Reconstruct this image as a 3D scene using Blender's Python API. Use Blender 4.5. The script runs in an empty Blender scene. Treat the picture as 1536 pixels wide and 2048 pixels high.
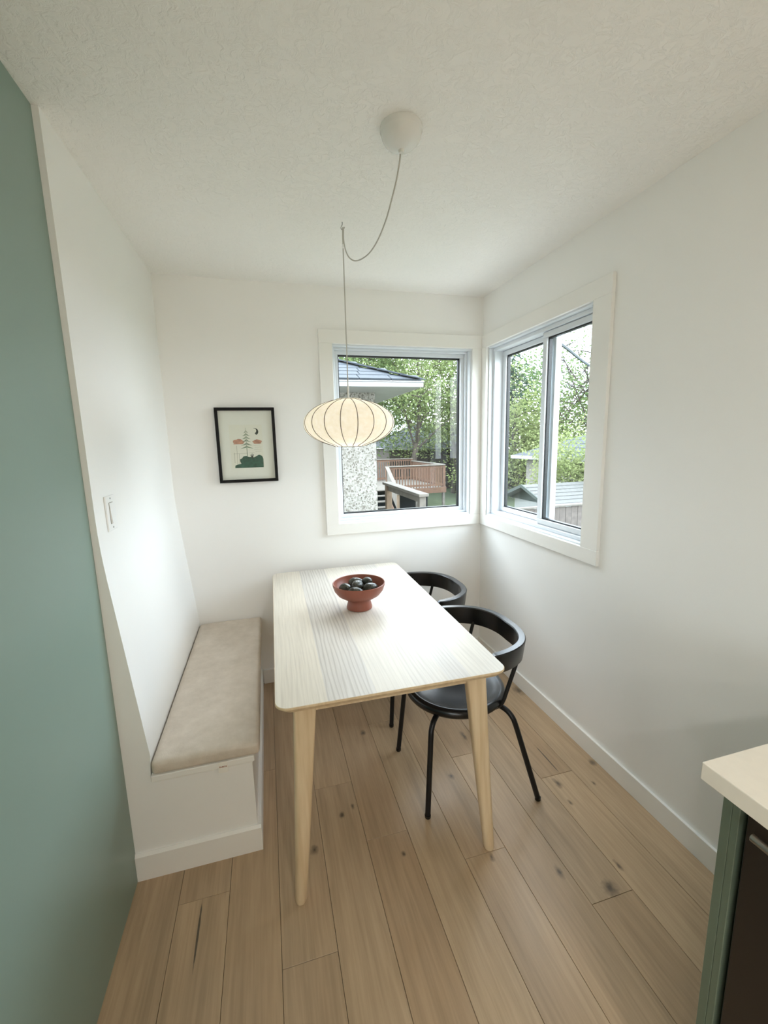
import bpy, bmesh, math, random
from mathutils import Vector, Matrix, noise as mnoise

random.seed(7)
scene = bpy.context.scene
COL = scene.collection
PI = math.pi

# ------------------------------------------------------------------ camera
cam_data = bpy.data.cameras.new('camera')
cam_data.sensor_fit = 'HORIZONTAL'
cam_data.sensor_width = 36.0
cam_data.lens = 851.047 / 1536.0 * 36.0
cam_data.clip_start = 0.02
cam_data.clip_end = 300
cam = bpy.data.objects.new('camera', cam_data)
COL.objects.link(cam)
YAW, PITCH, ROLL = -0.2665, -0.1655, 0.0234
Mr = Matrix.Rotation(YAW, 3, 'Z') @ Matrix.Rotation(PITCH, 3, 'X') @ Matrix.Rotation(ROLL, 3, 'Y')
right, fwd, up = Mr.col[0], Mr.col[1], Mr.col[2]
cm = Matrix((( right[0], up[0], -fwd[0], -1.4271),
             ( right[1], up[1], -fwd[1], -2.6555),
             ( right[2], up[2], -fwd[2],  1.5253),
             (0, 0, 0, 1)))
cam.matrix_world = cm
scene.camera = cam

# ------------------------------------------------------------------ view, world, light
scene.view_settings.view_transform = 'Standard'
scene.view_settings.look = 'None'
scene.view_settings.gamma = 1.0
scene.view_settings.use_curve_mapping = False
scene.view_settings.exposure = 0.04
scene.cycles.use_denoising = True
scene.cycles.use_adaptive_sampling = True
scene.cycles.adaptive_threshold = 0.02
scene.cycles.max_bounces = 10
scene.cycles.diffuse_bounces = 7
scene.cycles.glossy_bounces = 4
scene.cycles.transparent_max_bounces = 16
scene.cycles.sample_clamp_indirect = 6.0
scene.cycles.caustics_reflective = False
scene.cycles.caustics_refractive = False

SKY_STRENGTH = 12.0
KITCHEN_FILL_W = 16.0

def build_world():
    w = bpy.data.worlds.new('bright_overcast_sky')
    scene.world = w
    w.use_nodes = True
    nt = w.node_tree
    nt.nodes.clear()
    out = nt.nodes.new('ShaderNodeOutputWorld')
    bg = nt.nodes.new('ShaderNodeBackground')
    tc = nt.nodes.new('ShaderNodeTexCoord')
    mp = nt.nodes.new('ShaderNodeMapping')
    mp.inputs['Scale'].default_value = (1, 1, 2.2)
    nz = nt.nodes.new('ShaderNodeTexNoise')
    nz.inputs['Scale'].default_value = 2.6
    nz.inputs['Detail'].default_value = 5
    rp = nt.nodes.new('ShaderNodeValToRGB')
    rp.color_ramp.elements[0].position = 0.36
    rp.color_ramp.elements[0].color = (0.64, 0.81, 1.0, 1)
    rp.color_ramp.elements[1].position = 0.62
    rp.color_ramp.elements[1].color = (0.96, 0.985, 1.0, 1)
    nt.links.new(tc.outputs['Generated'], mp.inputs['Vector'])
    nt.links.new(mp.outputs['Vector'], nz.inputs['Vector'])
    nt.links.new(nz.outputs['Fac'], rp.inputs['Fac'])
    nt.links.new(rp.outputs['Color'], bg.inputs['Color'])
    bg.inputs['Strength'].default_value = SKY_STRENGTH
    nt.links.new(bg.outputs['Background'], out.inputs['Surface'])
build_world()

def portal(name, loc, rot, sx, sy):
    # daylight sampling aid in a window opening; gives off no light of its own
    l = bpy.data.lights.new(name, 'AREA')
    l.shape = 'RECTANGLE'
    l.size, l.size_y = sx, sy
    l.cycles.is_portal = True
    o = bpy.data.objects.new(name, l)
    o.location = loc
    o.rotation_euler = rot
    COL.objects.link(o)
portal('daylight_portal_back', (-0.545, 0.135, 1.56), (-PI/2, 0, 0), 0.95, 1.12)
portal('daylight_portal_right', (0.135, -0.545, 1.56), (-PI/2, 0, -PI/2), 0.96, 1.12)

# ------------------------------------------------------------------ dimensions (metres)
H = 2.424            # ceiling
XL = -1.947          # alcove left wall
XG = -1.964          # green wall
YN = -1.171          # near end of the alcove wall and of the bench

# ------------------------------------------------------------------ helpers
def lin(r, g, b):
    def f(v):
        v /= 255.0
        return v / 12.92 if v <= 0.04045 else ((v + 0.055) / 1.055) ** 2.4
    return (f(r), f(g), f(b), 1.0)

BASE = {}
def empty(name, loc=(0, 0, 0), rz=0.0):
    o = bpy.data.objects.new(name, None)
    o.empty_display_size = 0.1
    o.location = loc
    o.rotation_euler = (0, 0, rz)
    COL.objects.link(o)
    BASE[o] = Vector(loc)
    return o

def tag(o, label=None, cat=None, group=None, kind=None):
    if label: o['label'] = label
    if cat: o['category'] = cat
    if group: o['group'] = group
    if kind: o['kind'] = kind
    return o

def obj(name, bm, mat=None, parent=None, smooth=False, local=False):
    """bm is in world metres; parts are stored relative to their thing's base (unless local)."""
    base = BASE.get(parent, Vector((0, 0, 0))) if parent else Vector((0, 0, 0))
    if parent and not local and base.length > 0:
        bmesh.ops.translate(bm, verts=bm.verts, vec=-base)
    me = bpy.data.meshes.new(name)
    bmesh.ops.recalc_face_normals(bm, faces=bm.faces)
    bm.to_mesh(me)
    bm.free()
    if mat:
        for m in (mat if isinstance(mat, (list, tuple)) else [mat]):
            me.materials.append(m)
    if smooth:
        me.polygons.foreach_set('use_smooth', [True] * len(me.polygons))
        try:
            me.set_sharp_from_angle(angle=smooth if isinstance(smooth, float) else 0.7)
        except Exception:
            pass
    o = bpy.data.objects.new(name, me)
    COL.objects.link(o)
    if parent:
        o.parent = parent
    BASE[o] = base
    return o

def struct(name, bm, mat, smooth=False):
    o = obj(name, bm, mat, None, smooth)
    o['kind'] = 'structure'
    return o

def solo(name, bm, mat, label, cat, group=None, smooth=False, kind=None):
    """a thing that is one mesh; origin moved to the bottom centre."""
    bm.verts.ensure_lookup_table()
    xs = [v.co.x for v in bm.verts]; ys = [v.co.y for v in bm.verts]; zs = [v.co.z for v in bm.verts]
    c = Vector(((min(xs)+max(xs))/2, (min(ys)+max(ys))/2, min(zs)))
    bmesh.ops.translate(bm, verts=bm.verts, vec=-c)
    o = obj(name, bm, mat, None, smooth)
    o.location = c
    return tag(o, label, cat, group, kind)

def box(bm, x0, x1, y0, y1, z0, z1, bev=0.0, seg=1):
    vs = [bm.verts.new((x, y, z)) for z in (z0, z1) for y in (y0, y1) for x in (x0, x1)]
    f = [(0, 2, 3, 1), (4, 5, 7, 6), (0, 1, 5, 4), (2, 6, 7, 3), (0, 4, 6, 2), (1, 3, 7, 5)]
    fs = [bm.faces.new([vs[i] for i in q]) for q in f]
    if bev > 0:
        es = set()
        for q in fs:
            es.update(q.edges)
        bmesh.ops.bevel(bm, geom=list(es), offset=bev, segments=seg, profile=0.5, affect='EDGES')
    return bm

def nbox(*a, **k):
    return box(bmesh.new(), *a, **k)

def prism(bm, pts, axis, a, b):
    """extrude polygon pts (2D) along axis from a to b. axis 0: pts=(y,z); 1: (x,z); 2: (x,y)"""
    def P(p, t):
        return (t, p[0], p[1]) if axis == 0 else (p[0], t, p[1]) if axis == 1 else (p[0], p[1], t)
    A = [bm.verts.new(P(p, a)) for p in pts]
    B = [bm.verts.new(P(p, b)) for p in pts]
    n = len(pts)
    bm.faces.new(A)
    bm.faces.new(B[::-1])
    for i in range(n):
        j = (i + 1) % n
        bm.faces.new([A[i], B[i], B[j], A[j]])
    return bm

def tube(bm, pts, rad, n=10, cap=True, squash=None):
    pts = [Vector(p) for p in pts]
    if not isinstance(rad, (list, tuple)):
        rad = [rad] * len(pts)
    rings = []
    prev = None
    for i, p in enumerate(pts):
        t = (pts[min(i+1, len(pts)-1)] - pts[max(i-1, 0)])
        if t.length < 1e-9: t = Vector((0, 0, 1))
        t.normalize()
        if prev is None:
            ref = Vector((0, 0, 1)) if abs(t.z) < 0.9 else Vector((1, 0, 0))
            u = t.cross(ref).normalized()
        else:
            u = (prev - t * prev.dot(t))
            if u.length < 1e-6: u = t.orthogonal()
            u.normalize()
        prev = u
        w = t.cross(u)
        rings.append([bm.verts.new(p + (u * math.cos(2*PI*k/n) + w * math.sin(2*PI*k/n)) * rad[i]) for k in range(n)])
    for a, b in zip(rings, rings[1:]):
        for k in range(n):
            bm.faces.new([a[k], a[(k+1) % n], b[(k+1) % n], b[k]])
    if cap:
        bm.faces.new(rings[0][::-1])
        bm.faces.new(rings[-1])
    return bm

def smooth_path(pts, m=6):
    """Catmull-Rom through the points"""
    P = [Vector(p) for p in pts]
    P = [P[0]*2 - P[1]] + P + [P[-1]*2 - P[-2]]
    out = []
    for i in range(1, len(P) - 2):
        a, b, c, d = P[i-1], P[i], P[i+1], P[i+2]
        for k in range(m):
            t = k / m
            out.append(0.5 * ((2*b) + (c-a)*t + (2*a-5*b+4*c-d)*t*t + (3*b-a-3*c+d)*t**3))
    out.append(P[-2])
    return out

def lathe(bm, prof, cx=0, cy=0, n=40, closed=False):
    rings = []
    for r, z in prof:
        if r < 1e-6:
            rings.append([bm.verts.new((cx, cy, z))])
        else:
            rings.append([bm.verts.new((cx + r*math.cos(2*PI*k/n), cy + r*math.sin(2*PI*k/n), z)) for k in range(n)])
    pairs = list(zip(rings, rings[1:]))
    if closed: pairs.append((rings[-1], rings[0]))
    for a, b in pairs:
        for k in range(n):
            if len(a) == 1 and len(b) == 1: continue
            if len(a) == 1: bm.faces.new([a[0], b[k], b[(k+1) % n]])
            elif len(b) == 1: bm.faces.new([a[k], a[(k+1) % n], b[0]])
            else: bm.faces.new([a[k], a[(k+1) % n], b[(k+1) % n], b[k]])
    return bm

def quad(bm, a, b, c, d):
    bm.faces.new([bm.verts.new(p) for p in (a, b, c, d)])
    return bm

def copy_tree(o, parent=None):
    c = o.copy()
    COL.objects.link(c)
    c.parent = parent
    BASE[c] = Vector((0, 0, 0))
    for ch in list(o.children):
        copy_tree(ch, c)
    return c

# ------------------------------------------------------------------ materials
class NT:
    def __init__(s, name):
        s.m = bpy.data.materials.new(name)
        s.m.use_nodes = True
        s.t = s.m.node_tree
        s.b = s.t.nodes['Principled BSDF']
        s.out = s.t.nodes['Material Output']
    def n(s, typ, **kw):
        nd = s.t.nodes.new(typ)
        for k, v in kw.items():
            if k in nd.inputs: nd.inputs[k].default_value = v
            else: setattr(nd, k, v)
        return nd
    def l(s, a, b):
        s.t.links.new(a, b)
    def coords(s, kind='Object', scale=(1, 1, 1), rot=(0, 0, 0)):
        if kind == 'Position':
            src = s.n('ShaderNodeNewGeometry').outputs['Position']
        else:
            src = s.n('ShaderNodeTexCoord').outputs[kind]
        mp = s.n('ShaderNodeMapping')
        mp.inputs['Scale'].default_value = scale
        mp.inputs['Rotation'].default_value = rot
        s.l(src, mp.inputs['Vector'])
        return mp.outputs['Vector']
    def ramp(s, fac, stops):
        r = s.n('ShaderNodeValToRGB')
        e = r.color_ramp.elements
        while len(e) < len(stops): e.new(0.5)
        for i, (p, c) in enumerate(stops):
            e[i].position = p
            e[i].color = c if len(c) == 4 else (*c, 1)
        s.l(fac, r.inputs['Fac'])
        return r.outputs['Color']
    def mix(s, fac, a, b, mode='MIX'):
        m = s.n('ShaderNodeMix')
        m.data_type = 'RGBA'
        m.blend_type = mode
        for sock, v in ((m.inputs[0], fac), (m.inputs[6], a), (m.inputs[7], b)):
            if hasattr(v, 'links') or hasattr(v, 'is_linked'): s.l(v, sock)
            else: sock.default_value = v
        return m.outputs[2]
    def bump(s, h, strength=0.2, dist=0.01):
        b = s.n('ShaderNodeBump')
        b.inputs['Strength'].default_value = strength
        b.inputs['Distance'].default_value = dist
        s.l(h, b.inputs['Height'])
        s.l(b.outputs['Normal'], s.b.inputs['Normal'])

def plain(name, rgb, rough=0.5, var=0.04, scale=6.0, bump=0.0, bscale=80.0, metallic=0.0, spec=0.5, kind='Object', bdist=0.002):
    t = NT(name)
    v = t.coords(kind)
    nz = t.n('ShaderNodeTexNoise', Scale=scale, Detail=3.0)
    t.l(v, nz.inputs['Vector'])
    c = lin(*rgb)
    d = tuple(x * (1 - var) for x in c[:3]) + (1,)
    e = tuple(min(1, x * (1 + var)) for x in c[:3]) + (1,)
    t.l(t.ramp(nz.outputs['Fac'], [(0.3, d), (0.7, e)]), t.b.inputs['Base Color'])
    t.b.inputs['Roughness'].default_value = rough
    t.b.inputs['Metallic'].default_value = metallic
    t.b.inputs['Specular IOR Level'].default_value = spec
    if bump > 0:
        n2 = t.n('ShaderNodeTexNoise', Scale=bscale, Detail=4.0)
        t.l(v, n2.inputs['Vector'])
        t.bump(n2.outputs['Fac'], bump, bdist)
    return t.m

M = {}
M['wall'] = plain('white_wall_paint', (243, 242, 239), 0.5, 0.012, 1.5, 0.08, 140, spec=0.4, kind='Position')
M['green'] = plain('sage_green_paint', (129, 150, 139), 0.36, 0.02, 1.5, 0.04, 120, spec=0.5, kind='Position')
M['trim'] = plain('white_trim_paint', (240, 238, 233), 0.35, 0.01, 3, kind='Position')
M['vinyl'] = plain('white_window_vinyl', (222, 226, 230), 0.3, 0.01, 3, kind='Position')
M['black_gasket'] = plain('black_window_gasket', (14, 17, 20), 0.4)
M['black_metal'] = plain('black_powder_coat', (13, 13, 14), 0.42, 0.1, 30, spec=0.4)
M['black_plastic'] = plain('black_moulded_plastic', (11, 12, 14), 0.27, 0.06, 20, 0.04, 220, spec=0.6)
M['black_frame'] = plain('black_picture_frame_wood', (8, 7, 7), 0.5, spec=0.25)
M['paper'] = plain('off_white_mat_board', (236, 232, 222), 0.8, 0.01)
M['print'] = plain('cream_art_paper', (234, 229, 215), 0.8, 0.02)
M['white_plastic'] = plain('white_switch_plastic', (240, 240, 238), 0.3, 0.01)
M['canopy'] = plain('white_enamelled_canopy', (226, 226, 222), 0.25, 0.01)
M['cord'] = plain('pale_grey_lamp_cord', (190, 186, 178), 0.5, 0.03)
M['steel'] = plain('grey_steel_hook', (150, 148, 142), 0.35, 0.05, metallic=0.8)
M['terracotta'] = plain('matte_terracotta_glaze', (140, 80, 62), 0.42, 0.08, 14, 0.1, 160, bdist=0.001)
M['quartz'] = plain('cream_quartz_worktop', (238, 230, 216), 0.3, 0.02, 40)
M['cabinet_green'] = plain('dark_sage_cabinet_paint', (96, 108, 92), 0.45, 0.03, 8)
M['appliance'] = plain('black_stainless_appliance', (44, 37, 32), 0.38, 0.04, 10, metallic=0.3)
M['gap'] = plain('dark_recess', (10, 10, 10), 0.8)
M['chrome'] = plain('brushed_handle_metal', (150, 145, 138), 0.3, 0.03, metallic=0.9)
M['tag'] = plain('white_woven_tag', (240, 236, 228), 0.7)
M['tag_ink'] = plain('brown_tag_ink', (160, 110, 90), 0.7)
M['sub'] = plain('dark_subfloor', (110, 92, 74), 0.8)

def ceiling_mat():
    t = NT('knockdown_ceiling_texture')
    v = t.coords('Position')
    t.b.inputs['Base Color'].default_value = lin(246, 244, 240)
    t.b.inputs['Roughness'].default_value = 0.7
    a = t.n('ShaderNodeTexNoise', Scale=34.0, Detail=6.0, Roughness=0.62, Distortion=0.9)
    t.l(v, a.inputs['Vector'])
    r = t.ramp(a.outputs['Fac'], [(0.43, (0, 0, 0)), (0.56, (1, 1, 1))])
    b = t.n('ShaderNodeTexNoise', Scale=130.0, Detail=3.0)
    t.l(v, b.inputs['Vector'])
    h = t.mix(0.22, r, b.outputs['Fac'])
    t.bump(h, 0.42, 0.0055)
    return t.m
M['ceiling'] = ceiling_mat()

KNOTS = [(-1.346, -1.244, .016, .022), (-1.026, -1.356, .009, .013), (-1.025, -.657, .016, .022), (-1.169, -1.094, .008, .016),
         (-1.219, -1.122, .012, .02), (-.266, -1.241, .016, .03), (-.030, -1.18, .018, .024), (-.518, -1.578, .014, .026),
         (-.301, -1.617, .009, .022), (-.388, -1.675, .03, .03), (-.03, -.562, .03, .05), (-.528, -.832, .012, .04),
         (-.702, -1.066, .014, .02), (-.282, -1.339, .008, .02), (-.114, -1.287, .007, .014), (-.72, -1.46, .01, .02)]
CRACKS = [(-1.733, -1.42, .004, .115), (-.219, -1.10, .0035, .11)]

def floor_mat():
    t = NT('pale_oak_floorboards')
    pos = t.n('ShaderNodeNewGeometry').outputs['Position']
    info = t.n('ShaderNodeObjectInfo')
    # per-board offset so that the grain differs from board to board
    comb = t.n('ShaderNodeCombineXYZ')
    mul = t.n('ShaderNodeMath', operation='MULTIPLY'); mul.inputs[1].default_value = 37.0
    t.l(info.outputs['Random'], mul.inputs[0])
    t.l(mul.outputs[0], comb.inputs['X']); t.l(mul.outputs[0], comb.inputs['Y'])
    add = t.n('ShaderNodeVectorMath', operation='ADD')
    t.l(pos, add.inputs[0]); t.l(comb.outputs[0], add.inputs[1])
    mp = t.n('ShaderNodeMapping'); mp.inputs['Scale'].default_value = (26, 1.3, 1)
    t.l(add.outputs[0], mp.inputs['Vector'])
    g = t.n('ShaderNodeTexNoise', Scale=1.0, Detail=6.0, Roughness=0.6, Distortion=1.3)
    t.l(mp.outputs[0], g.inputs['Vector'])
    mp2 = t.n('ShaderNodeMapping'); mp2.inputs['Scale'].default_value = (120, 5, 1)
    t.l(add.outputs[0], mp2.inputs['Vector'])
    fine = t.n('ShaderNodeTexNoise', Scale=1.0, Detail=4.0)
    t.l(mp2.outputs[0], fine.inputs['Vector'])
    mp3 = t.n('ShaderNodeMapping'); mp3.inputs['Scale'].default_value = (5, 1.6, 1)
    t.l(add.outputs[0], mp3.inputs['Vector'])
    blot = t.n('ShaderNodeTexNoise', Scale=1.0, Detail=3.0)
    t.l(mp3.outputs[0], blot.inputs['Vector'])
    base = t.ramp(info.outputs['Random'], [(0.0, lin(180, 153, 122)), (0.35, lin(188, 162, 131)), (0.7, lin(183, 158, 129)), (1.0, lin(192, 167, 135))])
    c = t.mix(0.75, base, t.ramp(g.outputs['Fac'], [(0.32, (.80, .79, .77)), (0.62, (1.05, 1.04, 1.03))]), 'MULTIPLY')
    c = t.mix(0.55, c, t.ramp(fine.outputs['Fac'], [(0.35, (.86, .85, .83)), (0.6, (1.04, 1.04, 1.04))]), 'MULTIPLY')
    c = t.mix(0.6, c, t.ramp(blot.outputs['Fac'], [(0.35, (.84, .82, .80)), (0.65, (1.05, 1.05, 1.05))]), 'MULTIPLY')
    # knots and filled cracks of individual boards
    wob = t.n('ShaderNodeTexNoise', Scale=45.0, Detail=3.0)
    t.l(pos, wob.inputs['Vector'])
    for i, (x, y, a, b) in enumerate(KNOTS + CRACKS):
        crack = i >= len(KNOTS)
        sub = t.n('ShaderNodeVectorMath', operation='SUBTRACT'); sub.inputs[1].default_value = (x, y, 0)
        t.l(pos, sub.inputs[0])
        sc = t.n('ShaderNodeVectorMath', operation='MULTIPLY'); sc.inputs[1].default_value = (1/a, 1/b, 0)
        t.l(sub.outputs[0], sc.inputs[0])
        ln = t.n('ShaderNodeVectorMath', operation='LENGTH'); t.l(sc.outputs[0], ln.inputs[0])
        ad = t.n('ShaderNodeMath', operation='MULTIPLY_ADD')
        t.l(wob.outputs['Fac'], ad.inputs[0]); ad.inputs[1].default_value = 0.5 if crack else 1.3
        t.l(ln.outputs['Value'], ad.inputs[2])
        f = t.ramp(ad.outputs[0], [(0.0, (1, 1, 1)), (0.55 if not crack else .8, (.75, .75, .75)), (1.0, (0, 0, 0))])
        mr = t.n('ShaderNodeMapRange'); mr.inputs[1].default_value = 0.75 if not crack else 0.9; mr.inputs[2].default_value = 1.75 if not crack else 1.25
        mr.inputs[3].default_value = 0.82; mr.inputs[4].default_value = 0.0
        t.l(ad.outputs[0], mr.inputs[0])
        c = t.mix(mr.outputs[0], c, lin(62, 52, 44) if not crack else lin(48, 46, 42))
    t.l(c, t.b.inputs['Base Color'])
    rr = t.n('ShaderNodeMapRange'); rr.inputs[3].default_value = 0.30; rr.inputs[4].default_value = 0.44
    t.l(fine.outputs['Fac'], rr.inputs[0]); t.l(rr.outputs[0], t.b.inputs['Roughness'])
    t.bump(fine.outputs['Fac'], 0.12, 0.0015)
    return t.m
M['floor'] = floor_mat()

def ash_mat():
    """white-stained ash veneer laid in lengthwise strips (object space, y along the table)"""
    t = NT('white_stained_ash_veneer')
    tc = t.n('ShaderNodeTexCoord').outputs['Object']
    sep = t.n('ShaderNodeSeparateXYZ'); t.l(tc, sep.inputs[0])
    # five veneer strips across x: pale, darker cathedral grain, pale, greyish, pale
    k = t.n('ShaderNodeMapRange'); k.inputs[1].default_value = -0.39; k.inputs[2].default_value = 0.39
    t.l(sep.outputs['X'], k.inputs[0])
    def const(stops):
        r = t.n('ShaderNodeValToRGB'); e = r.color_ramp.elements
        r.color_ramp.interpolation = 'CONSTANT'
        while len(e) < len(stops): e.new(0.5)
        for i, (p, c) in enumerate(stops):
            e[i].position = p; e[i].color = c
        t.l(k.outputs[0], r.inputs['Fac'])
        return r
    g_ = lambda v: (v, v, v, 1)
    sr = const([(0, lin(224, 215, 200)), (.203, lin(212, 206, 198)), (.40, lin(223, 216, 204)), (.565, lin(219, 212, 202)), (.715, lin(213, 207, 200)), (.82, lin(223, 216, 204))])
    sg = const([(0, g_(.25)), (.203, g_(.85)), (.40, g_(.3)), (.565, g_(.4)), (.715, g_(.42)), (.82, g_(.25))])
    wn = const([(0, g_(.1)), (.203, g_(.35)), (.40, g_(.62)), (.565, g_(.8)), (.715, g_(.45)), (.82, g_(.9))])
    off = t.n('ShaderNodeCombineXYZ')
    m5 = t.n('ShaderNodeMath', operation='MULTIPLY'); m5.inputs[1].default_value = 9.0; t.l(wn.outputs['Color'], m5.inputs[0])
    t.l(m5.outputs[0], off.inputs['X']); t.l(m5.outputs[0], off.inputs['Y'])
    add = t.n('ShaderNodeVectorMath', operation='ADD'); t.l(tc, add.inputs[0]); t.l(off.outputs[0], add.inputs[1])
    mp = t.n('ShaderNodeMapping'); mp.inputs['Scale'].default_value = (1.0, 0.09, 1); t.l(add.outputs[0], mp.inputs['Vector'])
    wv = t.n('ShaderNodeTexWave', Scale=20.0, Distortion=7.0, Detail=2.5)
    wv.inputs['Detail Scale'].default_value = 1.2
    wv.bands_direction = 'X'
    t.l(mp.outputs[0], wv.inputs['Vector'])
    mp2 = t.n('ShaderNodeMapping'); mp2.inputs['Scale'].default_value = (160, 6, 1); t.l(add.outputs[0], mp2.inputs['Vector'])
    fine = t.n('ShaderNodeTexNoise', Scale=1.0, Detail=3.0); t.l(mp2.outputs[0], fine.inputs['Vector'])
    base = sr.outputs['Color']
    c = t.mix(sg.outputs['Color'], base, t.ramp(wv.outputs['Fac'], [(0.0, (.76, .74, .72)), (0.45, (1, 1, 1))]), 'MULTIPLY')
    c = t.mix(0.5, c, t.ramp(fine.outputs['Fac'], [(0.35, (.86, .85, .84)), (0.6, (1.03, 1.03, 1.03))]), 'MULTIPLY')
    t.l(c, t.b.inputs['Base Color'])
    t.b.inputs['Roughness'].default_value = 0.40
    t.b.inputs['Specular IOR Level'].default_value = 0.4
    t.bump(fine.outputs['Fac'], 0.08, 0.001)
    return t.m
M['ash'] = ash_mat()

def leg_mat():
    t = NT('pale_birch_leg')
    v = t.coords('Object', (60, 60, 3))
    nz = t.n('ShaderNodeTexNoise', Scale=1.0, Detail=4.0); t.l(v, nz.inputs['Vector'])
    t.l(t.ramp(nz.outputs['Fac'], [(0.3, lin(206, 180, 142)), (0.7, lin(224, 202, 168))]), t.b.inputs['Base Color'])
    t.b.inputs['Roughness'].default_value = 0.45
    return t.m
M['leg'] = leg_mat()

def fabric_mat():
    t = NT('beige_faux_leather')
    v = t.coords('Object')
    nz = t.n('ShaderNodeTexNoise', Scale=9.0, Detail=5.0, Roughness=0.7); t.l(v, nz.inputs['Vector'])
    t.l(t.ramp(nz.outputs['Fac'], [(0.3, lin(200, 187, 171)), (0.7, lin(222, 210, 196))]), t.b.inputs['Base Color'])
    t.b.inputs['Roughness'].default_value = 0.38
    vo = t.n('ShaderNodeTexVoronoi', Scale=260.0); t.l(v, vo.inputs['Vector'])
    n2 = t.n('ShaderNodeTexNoise', Scale=60.0, Detail=4.0); t.l(v, n2.inputs['Vector'])
    t.bump(t.mix(0.5, vo.outputs['Distance'], n2.outputs['Fac']), 0.3, 0.0015)
    return t.m
M['cushion'] = fabric_mat()

def shade_mat():
    t = NT('translucent_cream_lamp_skin')
    t.t.nodes.remove(t.b)
    v = t.coords('Object')
    nz = t.n('ShaderNodeTexNoise', Scale=60.0, Detail=4.0); t.l(v, nz.inputs['Vector'])
    col = t.ramp(nz.outputs['Fac'], [(0.3, lin(248, 243, 230)), (0.7, lin(254, 251, 244))])
    d = t.n('ShaderNodeBsdfDiffuse'); tr = t.n('ShaderNodeBsdfTranslucent')
    t.l(col, d.inputs['Color']); t.l(col, tr.inputs['Color'])
    mx = t.n('ShaderNodeMixShader'); mx.inputs[0].default_value = 0.5
    t.l(d.outputs[0], mx.inputs[1]); t.l(tr.outputs[0], mx.inputs[2])
    t.l(mx.outputs[0], t.out.inputs['Surface'])
    return t.m
M['shade'] = shade_mat()
M['rib'] = plain('dark_lamp_wire', (92, 80, 64), 0.5)

def bulb_mat():
    t = NT('glowing_bulb')
    t.b.inputs['Base Color'].default_value = lin(255, 240, 215)
    t.b.inputs['Emission Color'].default_value = lin(255, 226, 180)
    t.b.inputs['Emission Strength'].default_value = 6.0
    return t.m
M['bulb'] = bulb_mat()

def lens_mat():
    t = NT('glowing_downlight_lens')
    t.b.inputs['Emission Color'].default_value = lin(255, 240, 220)
    t.b.inputs['Emission Strength'].default_value = 4.0
    return t.m
M['lens'] = lens_mat()

def glass_mat():
    t = NT('clear_window_glass')
    t.t.nodes.remove(t.b)
    tr = t.n('ShaderNodeBsdfTransparent'); tr.inputs['Color'].default_value = (0.97, 0.985, 0.98, 1)
    gl = t.n('ShaderNodeBsdfGlossy', Roughness=0.0); gl.inputs['Color'].default_value = (1, 1, 1, 1)
    # thin pane: Schlick reflectance of the facing angle, the same from both sides
    lw = t.n('ShaderNodeLayerWeight', Blend=0.5)
    pw = t.n('ShaderNodeMath', operation='POWER'); pw.inputs[1].default_value = 5.0
    t.l(lw.outputs['Facing'], pw.inputs[0])
    fr = t.n('ShaderNodeMath', operation='MULTIPLY_ADD'); fr.inputs[1].default_value = 0.6; fr.inputs[2].default_value = 0.014
    t.l(pw.outputs[0], fr.inputs[0])
    mx = t.n('ShaderNodeMixShader')
    t.l(fr.outputs[0], mx.inputs[0]); t.l(tr.outputs[0], mx.inputs[1]); t.l(gl.outputs[0], mx.inputs[2])
    t.l(mx.outputs[0], t.out.inputs['Surface'])
    return t.m
M['glass'] = glass_mat()

def avocado_mat():
    t = NT('dark_avocado_skin')
    v = t.coords('Object')
    nz = t.n('ShaderNodeTexNoise', Scale=40.0, Detail=4.0); t.l(v, nz.inputs['Vector'])
    t.l(t.ramp(nz.outputs['Fac'], [(0.35, lin(28, 30, 24)), (0.65, lin(62, 64, 52))]), t.b.inputs['Base Color'])
    t.b.inputs['Roughness'].default_value = 0.3
    vo = t.n('ShaderNodeTexVoronoi', Scale=130.0); t.l(v, vo.inputs['Vector'])
    t.bump(vo.outputs['Distance'], 0.5, 0.002)
    return t.m
M['avocado'] = avocado_mat()

def stucco_mat():
    t = NT('speckled_pebble_stucco')
    v = t.coords('Position')
    vo = t.n('ShaderNodeTexVoronoi', Scale=62.0); t.l(v, vo.inputs['Vector'])
    t.l(t.ramp(vo.outputs['Color'], [(0.0, lin(66, 62, 55)), (0.2, lin(92, 88, 80)), (0.42, lin(124, 121, 114)), (1.0, lin(142, 140, 135))]), t.b.inputs['Base Color'])
    t.b.inputs['Roughness'].default_value = 0.9
    t.bump(vo.outputs['Distance'], 0.5, 0.008)
    return t.m
M['stucco'] = stucco_mat()
M['soffit'] = plain('pale_grey_soffit', (129, 131, 129), 0.5, 0.05, 5, kind='Position')
M['gutter'] = plain('white_metal_gutter', (138, 139, 141), 0.3, 0.01)
M['shingle'] = plain('blue_grey_asphalt_shingle', (43, 49, 56), 0.85, 0.2, 30, 0.3, 200, kind='Position')
M['shingle_far'] = plain('grey_roof_shingle', (52, 57, 62), 0.85, 0.2, 14, kind='Position')
M['shingle_pale'] = plain('pale_grey_shed_shingle', (77, 77, 75), 0.85, 0.12, 14, kind='Position')
M['cedar'] = plain('weathered_red_cedar', (84, 60, 44), 0.8, 0.18, 9, 0.2, 60, kind='Position')
M['grey_wood'] = plain('weathered_grey_wood', (92, 87, 80), 0.85, 0.18, 9, 0.2, 60, kind='Position')
M['tan_wood'] = plain('weathered_tan_post', (98, 82, 66), 0.85, 0.14, 12, kind='Position')
M['fence'] = plain('weathered_fence_board', (87, 80, 76), 0.9, 0.22, 12, kind='Position')
M['fence_dark'] = plain('brown_stained_fence', (59, 50, 45), 0.9, 0.2, 7, kind='Position')
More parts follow.
